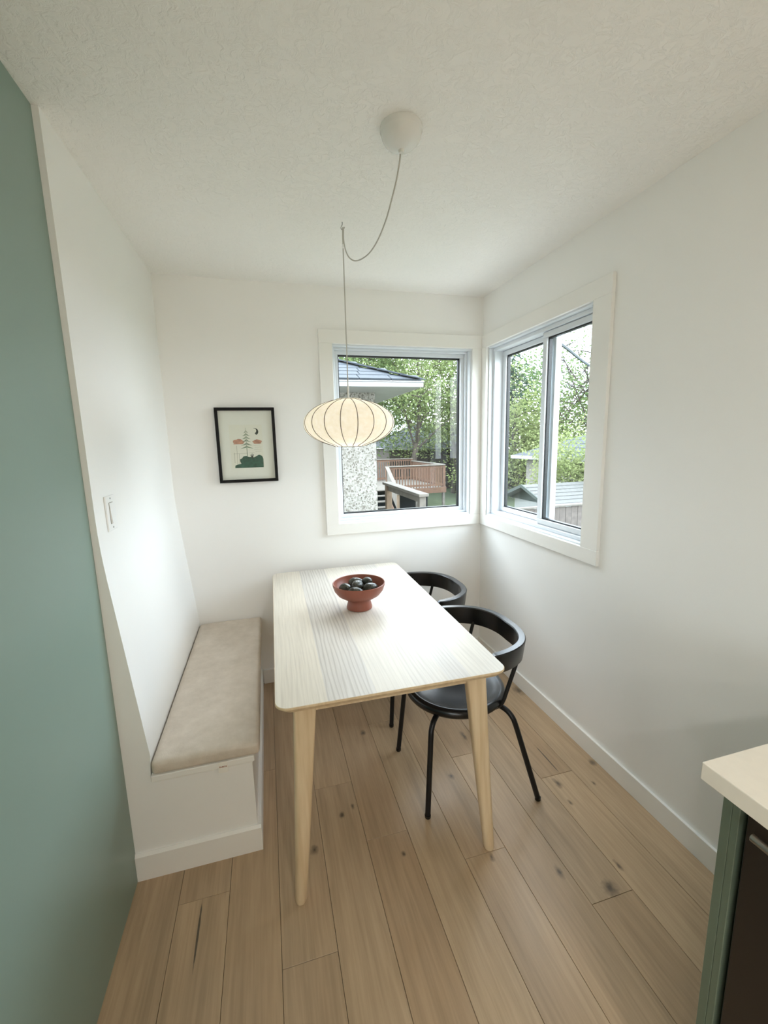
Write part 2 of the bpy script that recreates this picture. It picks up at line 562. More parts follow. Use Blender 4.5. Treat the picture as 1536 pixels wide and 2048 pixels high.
M['brown_wall'] = plain('brown_house_siding', (64, 57, 52), 0.9, 0.1, 5, kind='Position')
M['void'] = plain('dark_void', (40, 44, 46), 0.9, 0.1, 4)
M['paving'] = plain('pale_concrete_paving', (160, 156, 148), 0.9, 0.08, 3, 0.2, 40, kind='Position')
M['dark_trim'] = plain('dark_green_rake_board', (48, 56, 51), 0.7, 0.1, 6, kind='Position')
M['bark'] = plain('grey_brown_bark', (62, 55, 48), 0.95, 0.25, 12, 0.4, 30, kind='Position')
M['cable'] = plain('dark_utility_cable', (58, 68, 76), 0.6)

def leaf_mat(name, a, b, trans=0.45):
    t = NT(name)
    t.t.nodes.remove(t.b)
    v = t.coords('Position')
    nz = t.n('ShaderNodeTexNoise', Scale=1.4, Detail=5.0, Roughness=0.8); t.l(v, nz.inputs['Vector'])
    col = t.ramp(nz.outputs['Fac'], [(0.32, lin(*a)), (0.68, lin(*b))])
    d = t.n('ShaderNodeBsdfDiffuse'); tr = t.n('ShaderNodeBsdfTranslucent')
    t.l(col, d.inputs['Color']); t.l(col, tr.inputs['Color'])
    mx = t.n('ShaderNodeMixShader'); mx.inputs[0].default_value = trans
    t.l(d.outputs[0], mx.inputs[1]); t.l(tr.outputs[0], mx.inputs[2])
    t.l(mx.outputs[0], t.out.inputs['Surface'])
    return t.m
M['leaf_spring'] = leaf_mat('spring_green_leaf', (85, 100, 62), (130, 139, 96))
M['leaf_mid'] = leaf_mat('mid_green_leaf', (70, 88, 57), (110, 124, 82))
M['leaf_bright'] = leaf_mat('bright_green_leaf', (104, 118, 72), (142, 148, 106))
M['needle'] = leaf_mat('dark_spruce_needle', (44, 59, 51), (72, 88, 72), 0.2)

def grass_mat():
    t = NT('lawn_grass')
    v = t.coords('Position')
    nz = t.n('ShaderNodeTexNoise', Scale=5.0, Detail=7.0, Roughness=0.75); t.l(v, nz.inputs['Vector'])
    t.l(t.ramp(nz.outputs['Fac'], [(0.3, lin(48, 58, 38)), (0.7, lin(78, 88, 60))]), t.b.inputs['Base Color'])
    t.b.inputs['Roughness'].default_value = 0.95
    t.bump(nz.outputs['Fac'], 0.5, 0.03)
    return t.m
M['grass'] = grass_mat()

# ------------------------------------------------------------------ room shell
T = 0.15   # wall thickness
WZ0, WZ1 = 1.008, 2.107      # window openings (both)
BX0, BX1 = -1.006, -0.080    # back window opening in x
RY0, RY1 = -1.010, -0.070    # right window opening in y
REAR = -6.0
XW = -4.4                    # far left wall of the kitchen behind the camera
GREEN_END = -3.1

def wall_with_hole(axis, a0, a1, u0, u1, hu0, hu1, hz0, hz1, z0=0.0, z1=H):
    bm = bmesh.new()
    def B(p0, p1, q0, q1):
        if axis == 0: box(bm, a0, a1, p0, p1, q0, q1)
        else: box(bm, p0, p1, a0, a1, q0, q1)
    B(u0, hu0, z0, z1); B(hu1, u1, z0, z1); B(hu0, hu1, z0, hz0); B(hu0, hu1, hz1, z1)
    return bm

struct('wall_back', wall_with_hole(1, 0.0, T, -2.2, T, BX0, BX1, WZ0, WZ1), M['wall'])
struct('wall_right', wall_with_hole(0, 0.0, T, REAR, 0.0, RY0, RY1, WZ0, WZ1), M['wall'])
# alcove wall: upright above, leaning out into a bench backrest below
bm = bmesh.new()
prism(bm, [(-2.15, 0), (-1.8845, 0), (-1.8845, 0.40), (-1.8785, 0.467), (-1.9365, 1.105), (-1.9405, 1.155), (-1.9437, 1.205), (-1.9458, 1.260), (-1.9467, 1.320), (XL, 1.380), (XL, H), (-2.15, H)], 1, YN, 0.0)
struct('wall_left', bm, M['wall'], smooth=0.35)
struct('wall_green', nbox(XG - 0.12, XG, GREEN_END, YN - 0.0005, 0, H), M['green'])
struct('wall_divider', nbox(XW, XG - 0.12, GREEN_END, GREEN_END + 0.12, 0, H), M['wall'])
struct('wall_kitchen', nbox(XW - T, XW, REAR, GREEN_END + 0.12, 0, H), M['wall'])
RX0, RX1, RZ0, RZ1 = -4.1, -2.5, 0.95, 2.1
struct('wall_rear', wall_with_hole(1, REAR - T, REAR, XW - T, T, RX0, RX1, RZ0, RZ1), M['wall'])
struct('ceiling', nbox(XW - T, T, REAR - T, T, H, H + 0.15), M['ceiling'])
portal('daylight_portal_rear', ((RX0+RX1)/2, REAR - 0.14, (RZ0+RZ1)/2), (PI/2, 0, 0), RX1-RX0, RZ1-RZ0)

# floor: subfloor with every board a piece of its own
sub = struct('floor', nbox(XW - T, T, REAR - T, T, -0.12, -0.014), M['sub'])
PW = 0.1655
JOINTS = {0: [-1.195], 1: [-1.70], 2: [-.958], 3: [-1.44], 4: [-.60], 5: [-1.265], 6: [-.96], 7: [-1.592], 8: [-.78], 9: [-1.31], 10: [-.9], -1: [-2.05]}
def add_plank(x0, x1, y0, y1):
    g = 0.0006
    bm = nbox(x0 + g, x1 - g, y0 + g, y1 - g, -0.014, 0.0, 0.0007)
    obj('plank', bm, M['floor'], sub)
for k in range(-1, 26):
    x1 = -0.155 - PW * k
    x0 = x1 - PW
    if k == -1: x1 = 0.0
    if x0 < XW - 0.01: x0 = XW
    if x1 <= XW + 0.01: break
    j0 = JOINTS.get(k, [-.5 - 1.7 * ((k * 0.37) % 1)])[0]
    ys = [j0]
    rl = random.Random(100 + k)
    y = j0
    while y > REAR:
        y -= rl.uniform(1.5, 2.1)
        ys.append(max(y, REAR))
    ys = [0.0] + ys
    for a, b in zip(ys[1:], ys[:-1]):
        if b - a < 0.02: continue
        add_plank(x0, x1, a, b)

# baseboards
struct('baseboard_right', nbox(-0.012, 0.0, REAR, -0.0, 0.0, 0.092, 0.0015), M['trim'])
struct('baseboard_back', nbox(-1.53, -0.0125, -0.012, 0.0, 0.0, 0.092, 0.0015), M['trim'])

# ------------------------------------------------------------------ window casings
def casing(name, axis, u0, u1, z0, z1, hu0, hu1, hz0, hz1, d=0.018):
    bm = bmesh.new()
    def B(p0, p1, q0, q1):
        if axis == 1: box(bm, p0, p1, -d, 0.0, q0, q1, 0.0015)
        else: box(bm, -d, 0.0, p0, p1, q0, q1, 0.0015)
    B(u0, u1, hz1, z1); B(u0, u1, z0, hz0); B(u0, hu0, hz0, hz1); B(hu1, u1, hz0, hz1)
    return struct(name, bm, M['trim'])
casing('trim_1', 1, -1.083, -0.0185, 0.941, 2.183, BX0 + 0.003, BX1 - 0.003, WZ0 + 0.003, WZ1 - 0.003)
casing('trim_2', 0, -1.113, -0.0005, 0.941, 2.183, RY0 + 0.003, RY1 - 0.003, WZ0 + 0.003, WZ1 - 0.003)

def ring_frame(bm, axis, d0, d1, u0, u1, z0, z1, w, wz=None, bev=0.002):
    wz = wz or w
    def B(p0, p1, q0, q1):
        if axis == 1: box(bm, p0, p1, d0, d1, q0, q1, bev)
        else: box(bm, d0, d1, p0, p1, q0, q1, bev)
    B(u0, u1, z0, z0 + wz); B(u0, u1, z1 - wz, z1)
    B(u0, u0 + w, z0 + wz, z1 - wz); B(u1 - w, u1, z0 + wz, z1 - wz)
    return bm

# back window: fixed pane in stepped white vinyl
w1 = empty('window_1', (-0.543, 0.0, WZ0)); tag(w1, kind='structure')
obj('jamb_liner', ring_frame(bmesh.new(), 1, 0.002, 0.148, BX0, BX1, WZ0, WZ1, 0.012), M['vinyl'], w1)
obj('outer_frame', ring_frame(bmesh.new(), 1, 0.045, 0.140, BX0 + 0.012, BX1 - 0.012, WZ0 + 0.012, WZ1 - 0.012, 0.014), M['vinyl'], w1)
obj('sash', ring_frame(bmesh.new(), 1, 0.066, 0.130, BX0 + 0.026, BX1 - 0.026, WZ0 + 0.026, WZ1 - 0.026, 0.022), M['vinyl'], w1)
obj('gasket', ring_frame(bmesh.new(), 1, 0.088, 0.112, BX0 + 0.048, BX1 - 0.048, WZ0 + 0.048, WZ1 - 0.048, 0.008, bev=0), M['black_gasket'], w1)
obj('pane', nbox(BX0 + 0.05, BX1 - 0.05, 0.098, 0.102, WZ0 + 0.05, WZ1 - 0.05), M['glass'], w1)

# right window: horizontal slider, near sash runs in the inner track
w2 = empty('window_2', (0.0, -0.54, WZ0)); tag(w2, kind='structure')
obj('jamb_liner', ring_frame(bmesh.new(), 0, 0.002, 0.148, RY0, RY1, WZ0, WZ1, 0.012), M['vinyl'], w2)
obj('outer_frame', ring_frame(bmesh.new(), 0, 0.030, 0.146, RY0 + 0.012, RY1 - 0.012, WZ0 + 0.012, WZ1 - 0.012, 0.020), M['vinyl'], w2)
MY = -0.600
def sash(d0, d1, u0, u1):
    s = obj('sash', ring_frame(bmesh.new(), 0, d0, d1, u0, u1, WZ0 + 0.034, WZ1 - 0.034, 0.034, 0.028), M['vinyl'], w2)
    obj('gasket', ring_frame(bmesh.new(), 0, d0 + 0.012, d1 - 0.004, u0 + 0.034, u1 - 0.034, WZ0 + 0.062, WZ1 - 0.062, 0.007, bev=0), M['black_gasket'], s)
    obj('pane', nbox((d0+d1)/2 - 0.002, (d0+d1)/2 + 0.002, u0 + 0.036, u1 - 0.036, WZ0 + 0.064, WZ1 - 0.064), M['glass'], s)
sash(0.088, 0.124, MY - 0.03, RY1 - 0.032)
sash(0.044, 0.080, RY0 + 0.032, MY + 0.024)

# unseen rear window, added to let more daylight into the room
w3 = empty('window_3', ((RX0+RX1)/2, REAR, RZ0)); tag(w3, kind='structure')
obj('sash', ring_frame(bmesh.new(), 1, REAR - 0.12, REAR - 0.06, RX0, RX1, RZ0, RZ1, 0.06), M['vinyl'], w3)
obj('pane', nbox(RX0 + 0.06, RX1 - 0.06, REAR - 0.094, REAR - 0.09, RZ0 + 0.06, RZ1 - 0.06), M['glass'], w3)

# ------------------------------------------------------------------ built-in bench
bench = empty('bench', (-1.72, -0.585, 0.0))
tag(bench, 'white built-in bench along the left wall under a beige cushion', 'bench')
obj('body', nbox(-1.8845, -1.548, YN, -0.001, 0.0, 0.370), M['wall'], bench)
obj('seat_board', nbox(-1.879, -1.538, YN - 0.022, -0.001, 0.386, 0.408, 0.002), M['trim'], bench)
obj('moulding', nbox(-1.872, -1.545, YN - 0.006, -0.001, 0.370, 0.386, 0.001), M['trim'], bench)
bm = bmesh.new()
prism(bm, [(YN - 0.014, 0.0), (YN, 0.0), (YN, 0.105), (YN - 0.006, 0.105), (YN - 0.014, 0.096)], 0, XG + 0.0005, -1.534)
obj('end_baseboard', bm, M['trim'], bench)
bm = bmesh.new()
prism(bm, [(-1.534, 0.0), (-1.534, 0.096), (-1.542, 0.105), (-1.548, 0.105), (-1.548, 0.0)], 1, YN - 0.0003, -0.001)
obj('front_baseboard', bm, M['trim'], bench)

def cushion():
    c = empty('bench_cushion', (-1.70, -0.585, 0.408))
    tag(c, 'beige faux leather seat cushion lying on the built-in bench', 'cushion')
    x0, x1, y0, y1, z0, z1 = -1.876, -1.518, YN - 0.022, -0.004, 0.4085, 0.4600
    bm = bmesh.new()
    nx, ny = 16, 48
    r = 0.014
    def P(i, j, top):
        u, w = i / nx, j / ny
        x = x0 + (x1 - x0) * u; y = y0 + (y1 - y0) * w
        dx = min(x - x0, x1 - x); dy = min(y - y0, y1 - y)
        e = min(dx, dy)
        z = z1 if top else z0
        if top:
            z += -0.004 * math.exp(-e / 0.012) + 0.0015 * mnoise.noise(Vector((x * 9, y * 9, 0)))
        return (x, y, z)
    top = [[bm.verts.new(P(i, j, True)) for j in range(ny + 1)] for i in range(nx + 1)]
    bot = [[bm.verts.new(P(i, j, False)) for j in range(ny + 1)] for i in range(nx + 1)]
    for i in range(nx):
        for j in range(ny):
            bm.faces.new([top[i][j], top[i+1][j], top[i+1][j+1], top[i][j+1]])
            bm.faces.new([bot[i][j], bot[i][j+1], bot[i+1][j+1], bot[i+1][j]])
    for i in range(nx):
        bm.faces.new([bot[i][0], bot[i+1][0], top[i+1][0], top[i][0]])
        bm.faces.new([bot[i+1][ny], bot[i][ny], top[i][ny], top[i+1][ny]])
    for j in range(ny):
        bm.faces.new([bot[0][j+1], bot[0][j], top[0][j], top[0][j+1]])
        bm.faces.new([bot[nx][j], bot[nx][j+1], top[nx][j+1], top[nx][j]])
    bm.edges.ensure_lookup_table()
    bmesh.ops.recalc_face_normals(bm, faces=bm.faces)
    es = [e for e in bm.edges if len(e.link_faces) == 2 and e.calc_face_angle(0) > 0.9]
    bmesh.ops.bevel(bm, geom=es, offset=r, segments=4, profile=0.5, affect='EDGES', clamp_overlap=False)
    obj('cover', bm, M['cushion'], c, smooth=1.2)
    # woven tag sewn under the near edge
    t = obj('tag', nbox(-1.662, -1.630, YN - 0.0255, YN - 0.0235, 0.369, 0.4105), M['tag'], c)
    t['label'] = 'small white woven tag with brown print'
    bm = bmesh.new()
    for k in range(6):
        box(bm, -1.6575 + k*0.0042, -1.6549 + k*0.0042, YN - 0.0262, YN - 0.0255, 0.390, 0.3955 - 0.001*(k % 2))
    obj('tag_print', bm, M['tag_ink'], t)
cushion()

# ------------------------------------------------------------------ light switch and picture
sw = empty('light_switch', (XL, -1.04, 1.305))
tag(sw, 'white rocker light switch on the left alcove wall', 'switch')
obj('plate', nbox(XL, XL + 0.006, -1.082, -0.996, 1.248, 1.366, 0.002), M['white_plastic'], sw)
obj('recess', nbox(XL + 0.006, XL + 0.0066, -1.058, -1.020, 1.271, 1.343), M['steel'], sw)
bm = bmesh.new()
prism(bm, [(XL + 0.0064, 1.273), (XL + 0.0125, 1.273), (XL + 0.0075, 1.341), (XL + 0.0064, 1.341)], 1, -1.056, -1.022)
obj('rocker', bm, M['white_plastic'], sw)
for z in (1.258, 1.356):
    bm = bmesh.new(); lathe(bm, [(0, -0.0), (0.003, 0.0), (0.003, 0.001), (0, 0.0012)], n=10)
    bmesh.ops.rotate(bm, verts=bm.verts, cent=(0, 0, 0), matrix=Matrix.Rotation(PI/2, 3, 'Y'))
    bmesh.ops.translate(bm, verts=bm.verts, vec=(XL + 0.006, -1.039, z))
    obj('screw', bm, M['steel'], sw)

def picture():
    p = empty('picture_frame', (-1.526, 0.0, 1.304))
    tag(p, 'small black framed forest print on the back wall', 'picture')
    X0, X1, Z0, Z1 = -1.691, -1.361, 1.304, 1.733
    bm = ring_frame(bmesh.new(), 1, -0.030, -0.002, X0, X1, Z0, Z1, 0.0165, bev=0.001)
    obj('frame', bm, M['black_frame'], p)
    obj('mat_board', nbox(X0 + .014, X1 - .014, -0.014, -0.004, Z0 + .014, Z1 - .014), M['paper'], p)
    ax0, ax1, az0, az1 = -1.620, -1.437, 1.388, 1.636
    art = obj('art_print', nbox(ax0, ax1, -0.0146, -0.0138, az0, az1), M['print'], p)
    def flat(name, polys, mat, y=-0.0150):
        bm = bmesh.new()
        for q in polys:
            q = [(ax0 + (ax1-ax0)*u, az0 + (az1-az0)*w) for u, w in q]
            prism(bm, q, 1, y, -0.0146)
        obj(name, bm, mat, art)
    ink_g = plain('printed_deep_green', (38, 84, 66), 0.8, 0.35, 60)
    ink_d = plain('printed_dark_olive', (56, 62, 48), 0.8, 0.2, 60)
    ink_s = plain('printed_sage', (140, 152, 128), 0.8, 0.2, 60)
    ink_r = plain('printed_rust', (190, 138, 114), 0.8, 0.25, 50)
    ink_l = plain('printed_grey_line', (182, 176, 160), 0.8)
    def blob(cx, cz, rx, rz, n=22, seed=0, lo=None):
        rr = random.Random(seed)
        ph = [rr.uniform(0, 6.28) for _ in range(3)]
        out = []
        for k in range(n):
            a = 2*PI*k/n
            m = 1 + 0.10*math.sin(5*a+ph[0]) + 0.06*math.sin(9*a+ph[1])
            z = cz + rz*m*math.sin(a)
            if lo is not None: z = max(z, lo)
            out.append((min(1, cx + rx*m*math.cos(a)), z))
        return out
    def dedupe(q):
        out = []
        for a in q:
            if not out or (abs(a[0]-out[-1][0]) + abs(a[1]-out[-1][1])) > 1e-4: out.append(a)
        return out
    hill = [(.10, .0), (.98, .0), (.985, .20), (.95, .27), (.86, .30), (.78, .27), (.70, .24), (.62, .25), (.54, .25), (.47, .28), (.38, .27), (.32, .22), (.26, .20), (.27, .14), (.30, .10), (.18, .08), (.11, .06)]
    flat('printed_hill', [hill], ink_g)
    flat('printed_bush', [dedupe(blob(.26, .60, .17, .075, seed=1, lo=.555)), dedupe(blob(.83, .60, .14, .055, seed=2, lo=.555))], ink_r)
    moon = []
    for k in range(13):
        a = math.radians(115 - 200*k/12); moon.append((.80 + .085*math.cos(a), .84 + .075*math.sin(a)))
    for k in range(11):
        a = math.radians(-72 + 172*k/10); moon.append((.745 + .078*math.cos(a), .862 + .060*math.sin(a)))
    flat('printed_moon', [moon], ink_d)
    tree = []
    for i, (z, w) in enumerate([(.84, .07), (.77, .12), (.70, .13), (.63, .14), (.55, .18), (.48, .20)]):
        for s in (-1, 1):
            tree.append([(.5, z + .035), (.5 + s*w*.55, z - .005), (.5 + s*w, z - .03), (.5 + s*w*.5, z - .022), (.5 + s*.02, z - .012)])
    tree.append([(.488, .27), (.512, .27), (.506, .62), (.502, .93), (.496, .93)])
    flat('printed_tree', tree, ink_s, -0.0152)
    plant = []
    for a in (-38, -16, 6, 30):
        r = math.radians(a)
        plant.append([(.63, .22), (.655, .22), (.645 + .10*math.sin(r) + .01, .22 + .11*math.cos(r)), (.645 + .10*math.sin(r), .22 + .115*math.cos(r))])
    flat('printed_plant', plant, ink_d, -0.0154)
    lines = []
    for z, u0, u1 in ((.52, .70, .92), (.47, .74, .95), (.42, .72, .96), (.375, .76, .95), (.33, .08, .5), (.345, .55, .72)):
        lines.append([(u0, z), (u1, z + .006), (u1, z + .012), (u0, z + .006)])
    for u, z0, z1 in ((.10, .12, .36), (.18, .08, .52), (.24, .10, .34)):
        lines.append([(u, z0), (u + .012, z0), (u + .022, z1), (u + .010, z1)])
    flat('printed_line', lines, ink_l, -0.0151)
    obj('pane', nbox(X0 + .0155, X1 - .0155, -0.0195, -0.0175, Z0 + .0155, Z1 - .0155), M['glass'], p)
picture()

# ------------------------------------------------------------------ pendant lamp
def pendant():
    hx, hy = -1.057, -0.747
    p = empty('pendant_lamp', (hx, hy, 1.507))
    tag(p, 'cream saucer shaped bubble pendant lamp with thin dark ribs', 'pendant lamp')
    cz = 1.607
    def prof(t):   # t from -1 (bottom) to 1 (top)
        z = cz + 0.1015 * t
        r = 0.201 * (max(0.0, 1 - abs(t * 0.945) ** 2.15)) ** 0.62
        return r, z
    N = 28
    P = [prof(-1 + 2*i/N) for i in range(N + 1)]
    P[0] = (0.066, P[0][1]); 
    bm = lathe(bmesh.new(), P, hx, hy, 72)
    sh = obj('shade', bm, M['shade'], p, smooth=True)
    for k in range(18):
        a = math.radians(20*k + 10) + math.atan2(-2.6555 - hy, -1.4271 - hx)
        pts = [(hx + (r+0.0004)*math.cos(a), hy + (r+0.0004)*math.sin(a), z) for r, z in P]
        obj('rib', tube(bmesh.new(), pts, 0.0016, 6), M['rib'], sh, smooth=True)
    bm = bmesh.new()
    tube(bm, [(hx + 0.0655*math.cos(2*PI*k/48), hy + 0.0655*math.sin(2*PI*k/48), P[0][1]) for k in range(49)], 0.0016, 6, cap=False)
    obj('bottom_ring', bm, M['rib'], sh, smooth=True)
    top = P[-1][1]
    obj('shade_cap', lathe(bmesh.new(), [(0, top + .004), (P[-1][0] + .004, top + .003), (P[-1][0] + .004, top - .004), (0, top - .004)], hx, hy, 32), M['shade'], p)
    obj('stem', lathe(bmesh.new(), [(0, 1.69), (0.0045, 1.69), (0.0045, 1.762), (0.003, 1.768), (0, 1.768)], hx, hy, 14), M['canopy'], p, smooth=True)
    obj('socket', lathe(bmesh.new(), [(0, 1.69), (0.018, 1.69), (0.018, 1.635), (0, 1.635)], hx, hy, 20), M['white_plastic'], p)
    bm = bmesh.new(); lathe(bm, [(0, 1.555), (0.018, 1.562), (0.028, 1.585), (0.026, 1.605), (0.014, 1.636), (0, 1.636)], hx, hy, 20)
    obj('bulb', bm, M['bulb'], p, smooth=True)
    L = bpy.data.lights.new('pendant_bulb_light', 'POINT'); L.energy = 9.5; L.color = (1.0, 0.97, 0.91); L.shadow_soft_size = 0.03
    lo = bpy.data.objects.new('pendant_bulb_light', L); COL.objects.link(lo); lo.parent = p; lo.location = (0, 0, 1.60 - 1.507)
    # cord: up to the hook, then a slack loop to the canopy
    pts = [(hx, hy, 1.765), (hx, hy - 0.001, 2.0), (hx, hy - 0.002, 2.30), (hx, hy - 0.002, 2.37), (hx + .001, hy - 0.0035, 2.3965), (hx + .0025, hy - 0.006, 2.4005), (hx + .003, hy - 0.010, 2.393)]
    loop = [(-1.0555, -0.758, 2.36), (-1.055, -.765, 2.335), (-1.053, -.784, 2.300), (-1.049, -.822, 2.262), (-1.041, -.883, 2.226), (-1.031, -.961, 2.202), (-1.019, -1.053, 2.191),
            (-1.009, -1.134, 2.202), (-1.000, -1.200, 2.232), (-.994, -1.245, 2.268), (-.989, -1.284, 2.305), (-.986, -1.309, 2.344), (-.985, -1.315, 2.372)]
    obj('cord', tube(bmesh.new(), smooth_path(pts + loop, 8), 0.0024, 8), M['cord'], p, smooth=True)
    obj('cord_tie', lathe(bmesh.new(), [(0, 2.322), (0.006, 2.322), (0.006, 2.334), (0, 2.334)], -1.0562, -0.7565, 10), M['white_plastic'], p)
    cx, cy = -0.983, -1.318
    can = [(0, H), (0.062, H), (0.0625, H - 0.010), (0.0605, H - 0.0125), (0.0600, H - 0.017), (0.0575, H - 0.026), (0.0515, H - 0.036), (0.042, H - 0.0455), (0.030, H - 0.0525), (0.016, H - 0.0565), (0.009, H - 0.058), (0.008, H - 0.066), (0, H - 0.067)]
    obj('canopy', lathe(bmesh.new(), can[::-1], cx, cy, 48), M['canopy'], p, smooth=0.9)
    # hook screwed into the ceiling
    pts = [(hx, hy, H), (hx, hy, 2.414), (hx - .003, hy + .003, 2.409), (hx - .005, hy + .004, 2.403), (hx - .003, hy + .002, 2.3975), (hx + .001, hy - .002, 2.3955), (hx + .006, hy - .005, 2.3975), (hx + .008, hy - .006, 2.403)]
    ho = tube(bmesh.new(), smooth_path(pts, 5), 0.0016, 8)
    o = solo('ceiling_hook', ho, M['steel'], 'small metal hook in the ceiling carrying the lamp cord', 'hook', smooth=True)
pendant()

# ------------------------------------------------------------------ dining table
TH = -0.0129
def dining_table():
    # base at the table centre
    tx, ty = -1.432, -0.0542
    cx = tx + 0.39*math.cos(TH) + 0.70*math.sin(TH)
    cy = ty + 0.39*math.sin(TH) - 0.70*math.cos(TH)
    t = empty('dining_table', (cx, cy, 0), TH)
    tag(t, 'pale ash dining table with rounded corners and tapered wooden legs', 'table')
    BASE[t] = Vector((0, 0, 0))
    hx, hy, r = 0.39, 0.70, 0.042
    def rr(hx, hy, r, n=10):
        out = []
        for sx, sy, a0 in ((1, 1, 0), (-1, 1, 90), (-1, -1, 180), (1, -1, 270)):
            for k in range(n + 1):
                a = math.radians(a0 + 90*k/n)
                out.append((sx*(hx - r) + r*math.cos(a), sy*(hy - r) + r*math.sin(a)))
        return out
    bm = bmesh.new()
    secs = [(0.0, 0.7400, 0), (0.0015, 0.7400, 0), (0.0, 0.7385, 0), (0.0, 0.7330, 0), (0.012, 0.7180, 0)]
    rings = []
    for ins, z, _ in secs[1:]:
        rings.append([bm.verts.new((x, y, z)) for x, y in rr(hx - ins, hy - ins, r)])
    bm.faces.new(rings[0]); bm.faces.new(rings[-1][::-1])
    for a, b in zip(rings, rings[1:]):
        n = len(a)
        for k in range(n):
            bm.faces.new([a[k], b[k], b[(k+1) % n], a[(k+1) % n]])
    top = obj('tabletop', bm, [M['ash'], M['leg']], t)
    for f in top.data.polygons:
        f.material_index = 0 if f.normal.z > 0.9 else 1
    # under-frame rails
    bm = bmesh.new()
    box(bm, -0.27, 0.27, -0.625, -0.603, 0.668, 0.718, 0.002)
    obj('apron', bm, M['leg'], t)
    bm = bmesh.new(); box(bm, -0.27, 0.27, 0.603, 0.625, 0.668, 0.718, 0.002); obj('apron', bm, M['leg'], t)
    for s in (-1, 1):
        bm = bmesh.new(); box(bm, s*0.30 - .011, s*0.30 + .011, -0.60, 0.60, 0.668, 0.718, 0.002); obj('apron', bm, M['leg'], t)
    # splayed legs, wide at the top, tapering to a round foot
    for sx in (-1, 1):
        for sy in (-1, 1):
            bm = bmesh.new()
            L = []
            for z, ox, oy, wx, wy in ((0.718, 0.298, 0.622, 0.037, 0.021), (0.60, 0.306, 0.628, 0.034, 0.021), (0.30, 0.327, 0.643, 0.027, 0.0205), (0.012, 0.349, 0.658, 0.0205, 0.0200), (0.0, 0.350, 0.6585, 0.0170, 0.0165)):
                ring = []
                rr_ = min(wx, wy) * (0.45 if z > 0.5 else 0.8 if z > 0.2 else 1.0)
                for x, y in rr(wx, wy, rr_, 4):
                    ring.append(bm.verts.new((sx*ox + x, sy*oy + y, z)))
                L.append(ring)
            bm.faces.new(L[0]); bm.faces.new(L[-1][::-1])
            for a, b in zip(L, L[1:]):
                n = len(a)
                for k in range(n): bm.faces.new([a[k], b[k], b[(k+1) % n], a[(k+1) % n]])
            obj('leg', bm, M['leg'], t, smooth=0.8)
dining_table()

